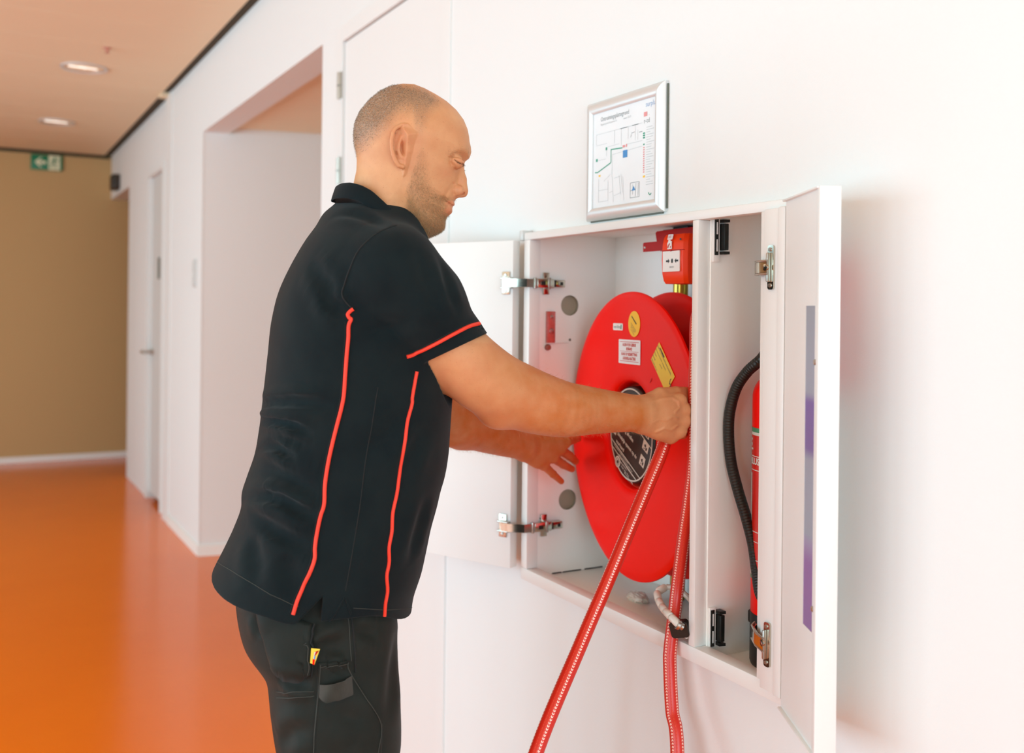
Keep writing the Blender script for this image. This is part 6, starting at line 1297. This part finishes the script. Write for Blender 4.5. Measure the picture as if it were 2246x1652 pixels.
strands('eyebrow', 900, eyebrow_w, 0.0055, 0.00013, lambda P, N: N * 0.45 - HE1 * 0.8 + DOWN * -0.1, M['beard'], 0.6)
def lash_w(P, N):
    s, y, t = hlocal(P); d = seg2(s, t, [(1228, 858), (1250, 874), (1285, 888), (1306, 886)]); return np.exp(-(d / 0.0012) ** 2) * (np.abs(t) < 0.06) * (y > 0.015) * (y < 0.05)
strands('eyelashes', 220, lash_w, 0.0050, 0.00016, lambda P, N: N * 0.7 + DOWN * 0.6 + HE1 * 0.5, mat('brown_lash', (92, 58, 34), 0.5), 0.4)
def arm_w(P, N): return ((P[:, 0] > 0.68) & (P[:, 2] < 1.345) & (P[:, 0] < 1.10)) * (0.25 + 1.0 * np.clip((P[:, 0] - 0.78) / 0.1, 0, 1)) * (0.5 + np.clip(np.abs(N[:, 2]), 0, 1))
strands('arm_hair', 5200, arm_w, 0.0085, 0.00008, lambda P, N: N * 0.45 + np.array([0.8, 0.1, -0.45]), M['armhair'], 0.8)

# ---- polo shirt
polo = figure_mesh('polo_shirt', shirt, (0.26, 1.18, 0.86), (1.02, 2.02, 1.68), 0.0040, M['polo'], man, lambda V: (V[:, 1] < 1.62) & (V[:, 2] < 1.62))
def cord(name, pts, r, m, parent, lift=0.0, f=shirt, n=8, flat=1.0, dens=6):
    q = soft_line(f, pts, dens)
    g = gradient(f, q); g = g / np.linalg.norm(g, axis=1)[:, None]; q = q + g * lift
    bm = BM(); tube(bm, [tuple(v) for v in q], r, n); return obj(name, bm, m, parent)
cord('piping', [(0.5127, 1.4284, 1.4123), (0.5084, 1.4302, 1.4088), (0.5053, 1.4314, 1.4040), (0.5070, 1.4302, 1.3992), (0.5095, 1.4289, 1.3965), (0.5064, 1.4301, 1.3875), (0.5060, 1.4303, 1.3683), (0.5045, 1.4315, 1.3471), (0.5029, 1.4332, 1.3141), (0.5014, 1.4349, 1.2817), (0.4981, 1.4371, 1.2604), (0.4935, 1.4399, 1.2390), (0.4878, 1.4432, 1.2115), (0.4819, 1.4458, 1.1799), (0.4776, 1.4467, 1.1478), (0.4760, 1.4452, 1.1187), (0.4709, 1.4462, 1.1005), (0.4663, 1.4468, 1.0783), (0.4624, 1.4446, 1.0559), (0.4608, 1.4411, 1.0391), (0.4541, 1.4415, 1.0194), (0.4466, 1.4480, 0.9984), (0.4380, 1.4489, 0.9789), (0.4315, 1.4494, 0.9579)], 0.0030, M['piping'], polo, 0.0008)
cord('piping', [(0.6113, 1.4148, 1.3171), (0.6086, 1.4150, 1.3024), (0.6046, 1.4157, 1.2779), (0.6042, 1.4163, 1.2667), (0.5968, 1.4159, 1.2390), (0.5905, 1.4143, 1.2004), (0.5867, 1.4204, 1.1627), (0.5831, 1.4217, 1.1299), (0.5773, 1.4232, 1.1001), (0.5765, 1.4242, 1.0721), (0.5727, 1.4252, 1.0485), (0.5739, 1.4276, 1.0248), (0.5710, 1.4291, 1.0038), (0.5738, 1.4326, 0.9795), (0.5717, 1.4353, 0.9601), (0.5723, 1.4400, 0.9391)], 0.0028, M['piping'], polo, 0.0008)
cord('cuff_piping', [(0.5929, 1.4112, 1.3400), (0.6070, 1.4126, 1.3447), (0.6266, 1.3917, 1.3582), (0.6533, 1.3819, 1.3737), (0.6853, 1.3887, 1.3866), (0.7143, 1.4085, 1.3910)], 0.0030, M['piping'], polo, 0.0010)
cord('side_seam', [(0.5493, 1.4177, 1.2940), (0.5441, 1.4186, 1.2596), (0.5394, 1.4242, 1.2179), (0.5329, 1.4252, 1.1795), (0.5283, 1.4270, 1.1334), (0.5237, 1.4273, 1.0993), (0.5168, 1.4269, 1.0588), (0.5102, 1.4273, 1.0203), (0.5049, 1.4277, 0.9893)], 0.0009, M['seam'], polo, 0.0)
cord('sleeve_seam', [(0.5778, 1.4218, 1.5407), (0.5529, 1.4169, 1.5315), (0.5299, 1.4173, 1.5153), (0.5154, 1.4204, 1.4978), (0.5053, 1.4236, 1.4737), (0.5000, 1.4323, 1.4505), (0.4964, 1.4336, 1.4354), (0.5025, 1.4322, 1.4225), (0.5109, 1.4293, 1.4130)], 0.0014, M['seam'], polo, 0.0002)
cord('cuff_seam', [(0.5904, 1.4107, 1.3435), (0.6062, 1.4108, 1.3490), (0.6253, 1.3889, 1.3628), (0.6526, 1.3805, 1.3783), (0.6857, 1.3897, 1.3908), (0.7148, 1.4128, 1.3957)], 0.0008, M['seam'], polo, 0.0)
cord('piping_seam', [(0.5016, 1.4328, 1.3937), (0.5017, 1.4324, 1.3683), (0.5002, 1.4337, 1.3470), (0.4990, 1.4352, 1.3140), (0.4971, 1.4371, 1.2817), (0.4938, 1.4393, 1.2604), (0.4893, 1.4422, 1.2390), (0.4836, 1.4456, 1.2114), (0.4777, 1.4482, 1.1798), (0.4734, 1.4491, 1.1478), (0.4717, 1.4474, 1.1187), (0.4666, 1.4484, 1.1005), (0.4620, 1.4486, 1.0783), (0.4581, 1.4467, 1.0559), (0.4558, 1.4431, 1.0392), (0.4495, 1.4447, 1.0192), (0.4424, 1.4526, 0.9978), (0.4333, 1.4515, 0.9788), (0.4273, 1.4516, 0.9606)], 0.0007, M['seam'], polo, 0.0)
cord('hem_stitch', [(0.3740, 1.6959, 0.9882), (0.3617, 1.5887, 1.0051), (0.3689, 1.5265, 1.0053), (0.3923, 1.4823, 0.9926), (0.4140, 1.4609, 0.9809), (0.4299, 1.4515, 0.9725), (0.4390, 1.4470, 0.9691)], 0.0005, M['thread'], polo, 0.0003)
cord('hem_stitch', [(0.5172, 1.4270, 0.9619), (0.5402, 1.4283, 0.9571), (0.5712, 1.4374, 0.9491), (0.6139, 1.4672, 0.9368), (0.6616, 1.5379, 0.9139)], 0.0005, M['thread'], polo, 0.0003)
cord('vent_edge', [(0.5023, 1.4281, 0.9786), (0.4957, 1.4293, 0.9669), (0.4879, 1.4310, 0.9538), (0.4821, 1.4343, 0.9428)], 0.0016, M['polo_rib'], polo, 0.0004); cord('vent_edge', [(0.5043, 1.4277, 0.9785), (0.5079, 1.4274, 0.9692), (0.5117, 1.4276, 0.9584), (0.5140, 1.4278, 0.9525)], 0.0016, M['polo_rib'], polo, 0.0004)
# rib collar: a folded band standing round the neck
cs = lambda px, py: ((px - 900) * PXM, -(py - 350) * PXM)
xs_, up_, lo_ = [736, 742, 758, 780, 804, 826, 845, 865, 882, 905, 930, 950], [424, 415, 411, 412, 419, 431, 448, 467, 487, 512, 540, 566], [446, 445, 444, 446, 453, 468, 479, 486, 496, 514, 546, 575]
sm, sa = (cs(742, 0)[0] + cs(935, 0)[0]) / 2, (cs(935, 0)[0] - cs(742, 0)[0]) / 2
bm = BM(); nR = 72; prof = [(-0.0035, -0.45), (-0.0022, 0.55), (-0.0008, 0.93), (0.0010, 1.0), (0.0034, 0.95), (0.0062, 0.6), (0.0086, 0.25), (0.0100, 0.0), (0.0086, -0.02), (0.0055, 0.2)]
rows = []
for k in range(nR):
    th = -PI * 0.965 + 2 * PI * 0.965 * k / (nR - 1); c, s_n = math.cos(th), math.sin(th)          # th 0 = nape
    sx_ = sm - sa * c; zu = np.interp(sx_ / PXM + 900, xs_, up_); zl = np.interp(sx_ / PXM + 900, xs_, lo_); hw_ = 0.070 + 0.006 * (c < 0) * -c
    row = []
    for off, v in prof:
        s2 = sm - (sa + off) * c; y2 = (hw_ + off) * s_n; t2 = -((zl + (zu - zl) * v) - 350) * PXM
        row.append(bm.verts.new(HC + HE1 * s2 - HE2 * y2 + np.array([0, 0, t2])))
    rows.append(row)
for a, b in zip(rows, rows[1:]):
    for k in range(len(prof)): bm.faces.new((a[k], a[(k + 1) % len(prof)], b[(k + 1) % len(prof)], b[k]))
bm.faces.new(rows[0]); bm.faces.new(rows[-1]); bmesh.ops.recalc_face_normals(bm, faces=bm.faces[:])
obj('collar', bm, M['polo_rib'], polo, autosmooth=180)

# ---- work trousers
trs = figure_mesh('work_trousers', trousers, (0.30, 1.36, 0.03), (0.80, 1.94, 1.03), 0.0060, M['trouser'], man, lambda V: (V[:, 2] > 0.64) & (V[:, 1] < 1.70))
def patch(name, poly, lift, m, parent, f=trousers, res=26, puff=0.0, drop=0.002):
    """cloth panel sewn on: polygon grid laid on f, raised by lift, edges turned down"""
    P2 = place(f, poly); n1 = res
    # four-sided map: corners in order top-left, top-right, (right edge points), bottom-right, bottom-left
    L_ = [P2[0], P2[-1]]; Rr = P2[1:-1]; rl = np.r_[0, np.cumsum(np.linalg.norm(np.diff(Rr, axis=0), axis=1))]; n2 = max(8, int(res * rl[-1] / np.linalg.norm(P2[1] - P2[0]))); rl = rl / rl[-1]
    G = []
    for j in range(n2 + 1):
        v = j / n2; a = L_[0] * (1 - v) + L_[1] * v; b = np.array([np.interp(v, rl, Rr[:, k]) for k in range(3)])
        for i in range(n1 + 1): G.append(a + (b - a) * i / n1)
    X = settle(f, np.array(G), 5, 0.012); g = gradient(f, X); g = g / np.linalg.norm(g, axis=1)[:, None]
    u = np.tile(np.arange(n1 + 1) / n1, n2 + 1); v = np.repeat(np.arange(n2 + 1) / n2, n1 + 1); e = np.minimum(np.minimum(u, 1 - u), np.minimum(v, 1 - v))
    h_ = np.where(e <= 1e-6, -drop, lift + puff * np.sqrt(np.clip(4 * u * (1 - u), 0, 1)) * np.clip(v, 0, 1)); X = X + g * h_[:, None]
    bm = BM(); vs = [bm.verts.new(p) for p in X]
    for j in range(n2):
        for i in range(n1): k = j * (n1 + 1) + i; bm.faces.new((vs[k], vs[k + n1 + 1], vs[k + n1 + 2], vs[k + 1]))
    bmesh.ops.recalc_face_normals(bm, faces=bm.faces[:]); return obj(name, bm, m, parent, autosmooth=180)
bp_ = patch('back_pocket', [(0.3953, 1.5275, 0.9669), (0.4666, 1.4562, 0.9375), (0.4635, 1.4497, 0.9042), (0.4612, 1.4497, 0.8622), (0.4167, 1.4888, 0.8679)], 0.006, M['trouser'], trs, puff=0.012)
tp_ = patch('tool_pocket', [(0.4690, 1.4463, 0.8825), (0.5108, 1.4329, 0.8841), (0.5215, 1.4338, 0.8587), (0.5374, 1.4287, 0.8301), (0.5659, 1.4285, 0.7777), (0.5598, 1.4225, 0.7102), (0.4607, 1.4434, 0.7214)], 0.004, M['trouser'], trs, puff=0.003)
def stitch(parent, pts, lift, f=trousers, m='thread', r=0.0006): return cord('stitching', pts, r, M[m], parent, lift, f)
cord('side_seam', [(0.5209, 1.4516, 0.9576), (0.5220, 1.4414, 0.9255), (0.5230, 1.4350, 0.8926), (0.5237, 1.4342, 0.8617)], 0.0014, M['seam'], trs, 0.0006, trousers)
stitch(trs, [(0.5152, 1.4519, 0.9583), (0.5160, 1.4410, 0.9265), (0.5165, 1.4353, 0.8935), (0.5168, 1.4336, 0.8802)], 0.0006); stitch(trs, [(0.4236, 1.5045, 0.8256), (0.4416, 1.4625, 0.8367), (0.4644, 1.4480, 0.8383)], 0.0004); stitch(trs, [(0.4240, 1.5057, 0.8160), (0.4414, 1.4617, 0.8288), (0.4643, 1.4474, 0.8317)], 0.0004)
stitch(bp_, [(0.4593, 1.4523, 0.9178), (0.4581, 1.4522, 0.8975), (0.4562, 1.4521, 0.8691)], 0.0135)
stitch(tp_, [(0.4733, 1.4443, 0.8797), (0.4710, 1.4444, 0.8363), (0.4659, 1.4401, 0.7910), (0.4631, 1.4388, 0.7512)], 0.0062); stitch(tp_, [(0.5070, 1.4322, 0.8809), (0.5185, 1.4334, 0.8552), (0.5338, 1.4269, 0.8264), (0.5588, 1.4256, 0.7801), (0.5527, 1.4201, 0.7404)], 0.0062); stitch(tp_, [(0.4733, 1.4441, 0.8757), (0.4887, 1.4350, 0.8795), (0.5069, 1.4320, 0.8796)], 0.0064)
cord('pocket_edge', [(0.4670, 1.4552, 0.9364), (0.4641, 1.4494, 0.9042), (0.4618, 1.4494, 0.8622)], 0.0016, M['seam'], bp_, 0.0050, trousers)
# webbing tool loop across the pocket
def ribbon(name, top, bot, lift, m, parent, f=trousers):
    n = 18; T3, B3 = place(f, top), place(f, bot); u_ = np.arange(n + 1) / n
    XT, XB_ = [settle(f, np.stack([np.interp(u_, np.linspace(0, 1, len(q)), q[:, k]) for k in range(3)], 1), 4, 0.012) for q in (T3, B3)]; bm = BM(); rows = []
    for k in range(n + 1):
        u = k / n; h_ = lift + 0.013 * math.sin(PI * min(1, u * 1.02)); row = []
        for th_ in (0.0, 0.0014):
            for X in (XT[k], XB_[k]): g = gradient(f, X[None])[0]; row.append(bm.verts.new(X + g / np.linalg.norm(g) * (h_ + th_)))
        rows.append([row[0], row[1], row[3], row[2]])
    for a, b in zip(rows, rows[1:]):
        for k in range(4): bm.faces.new((a[k], a[(k + 1) % 4], b[(k + 1) % 4], b[k]))
    bm.faces.new(rows[0]); bm.faces.new(rows[-1]); bmesh.ops.recalc_face_normals(bm, faces=bm.faces[:]); return obj(name, bm, m, parent, autosmooth=60)
M['web'] = cloth_mat('black_webbing', (38, 38, 33), (58, 57, 50), 0.6, 2200, 0.9)
ribbon('tool_loop', [(0.4728, 1.4439, 0.8512), (0.4931, 1.4367, 0.8556), (0.5157, 1.4339, 0.8597)], [(0.4722, 1.4434, 0.8324), (0.4828, 1.4369, 0.8252), (0.5168, 1.4279, 0.8319)], 0.0075, M['web'], trs)
# little woven flag label at the pocket edge
def flagpiece(name, q, m, parent, lift=0.0125):
    X = place(trousers, q); g = gradient(trousers, X); g = g / np.linalg.norm(g, axis=1)[:, None]; bm = BM(); a = [bm.verts.new(p) for p in X + g * lift]; b = [bm.verts.new(p) for p in X + g * (lift + 0.0008)]
    bm.faces.new(a); bm.faces.new(list(reversed(b)))
    for i in range(len(a)): bm.faces.new((a[i], b[i], b[(i + 1) % len(a)], a[(i + 1) % len(a)]))
    bmesh.ops.recalc_face_normals(bm, faces=bm.faces[:]); return obj(name, bm, m, parent, smooth=False)
fl = flagpiece('woven_label', [(0.4626, 1.4502, 0.9066), (0.4687, 1.4482, 0.9032), (0.4659, 1.4477, 0.8819), (0.4605, 1.4505, 0.8843)], M['yellow2'], bp_, 0.010)
for q, m in (([(0.4649, 1.4489, 0.9008), (0.4663, 1.4485, 0.9007), (0.4650, 1.4484, 0.8907), (0.4643, 1.4488, 0.8907)], 'ink_white'), ([(0.4662, 1.4485, 0.9014), (0.4682, 1.4481, 0.9019), (0.4673, 1.4476, 0.8954), (0.4658, 1.4482, 0.8947)], 'red_dark'), ([(0.4657, 1.4482, 0.8947), (0.4673, 1.4475, 0.8947), (0.4665, 1.4477, 0.8900), (0.4650, 1.4484, 0.8900)], 'ink_blue'), ([(0.4637, 1.4490, 0.8900), (0.4667, 1.4476, 0.8900), (0.4658, 1.4477, 0.8822), (0.4635, 1.4489, 0.8826)], 'red')):
    flagpiece('label_stripe', q, M[m], fl, 0.0108)
# shoes below the picture
for nm, an in (('shoe', RANK), ('shoe', LANK)):
    d_ = np.array([UH[0], UH[1], 0])
    fsh = lambda P, an=an, d_=d_: smax(smin(chain(P, [np.array([an[0], an[1], 0.06]) - d_ * 0.05, np.array([an[0], an[1], 0.055]) + d_ * 0.06, np.array([an[0], an[1], 0.04]) + d_ * 0.17], [0.048, 0.047, 0.044], 0.02), rcone(P, (an[0], an[1], 0.06), (an[0], an[1], 0.14), 0.05, 0.05), 0.02), 0.002 - P[:, 2], 0.004)
    figure_mesh(nm, fsh, (an[0] - 0.16, an[1] - 0.16, -0.01), (an[0] + 0.28, an[1] + 0.16, 0.22), 0.008, M['rubber'], man)
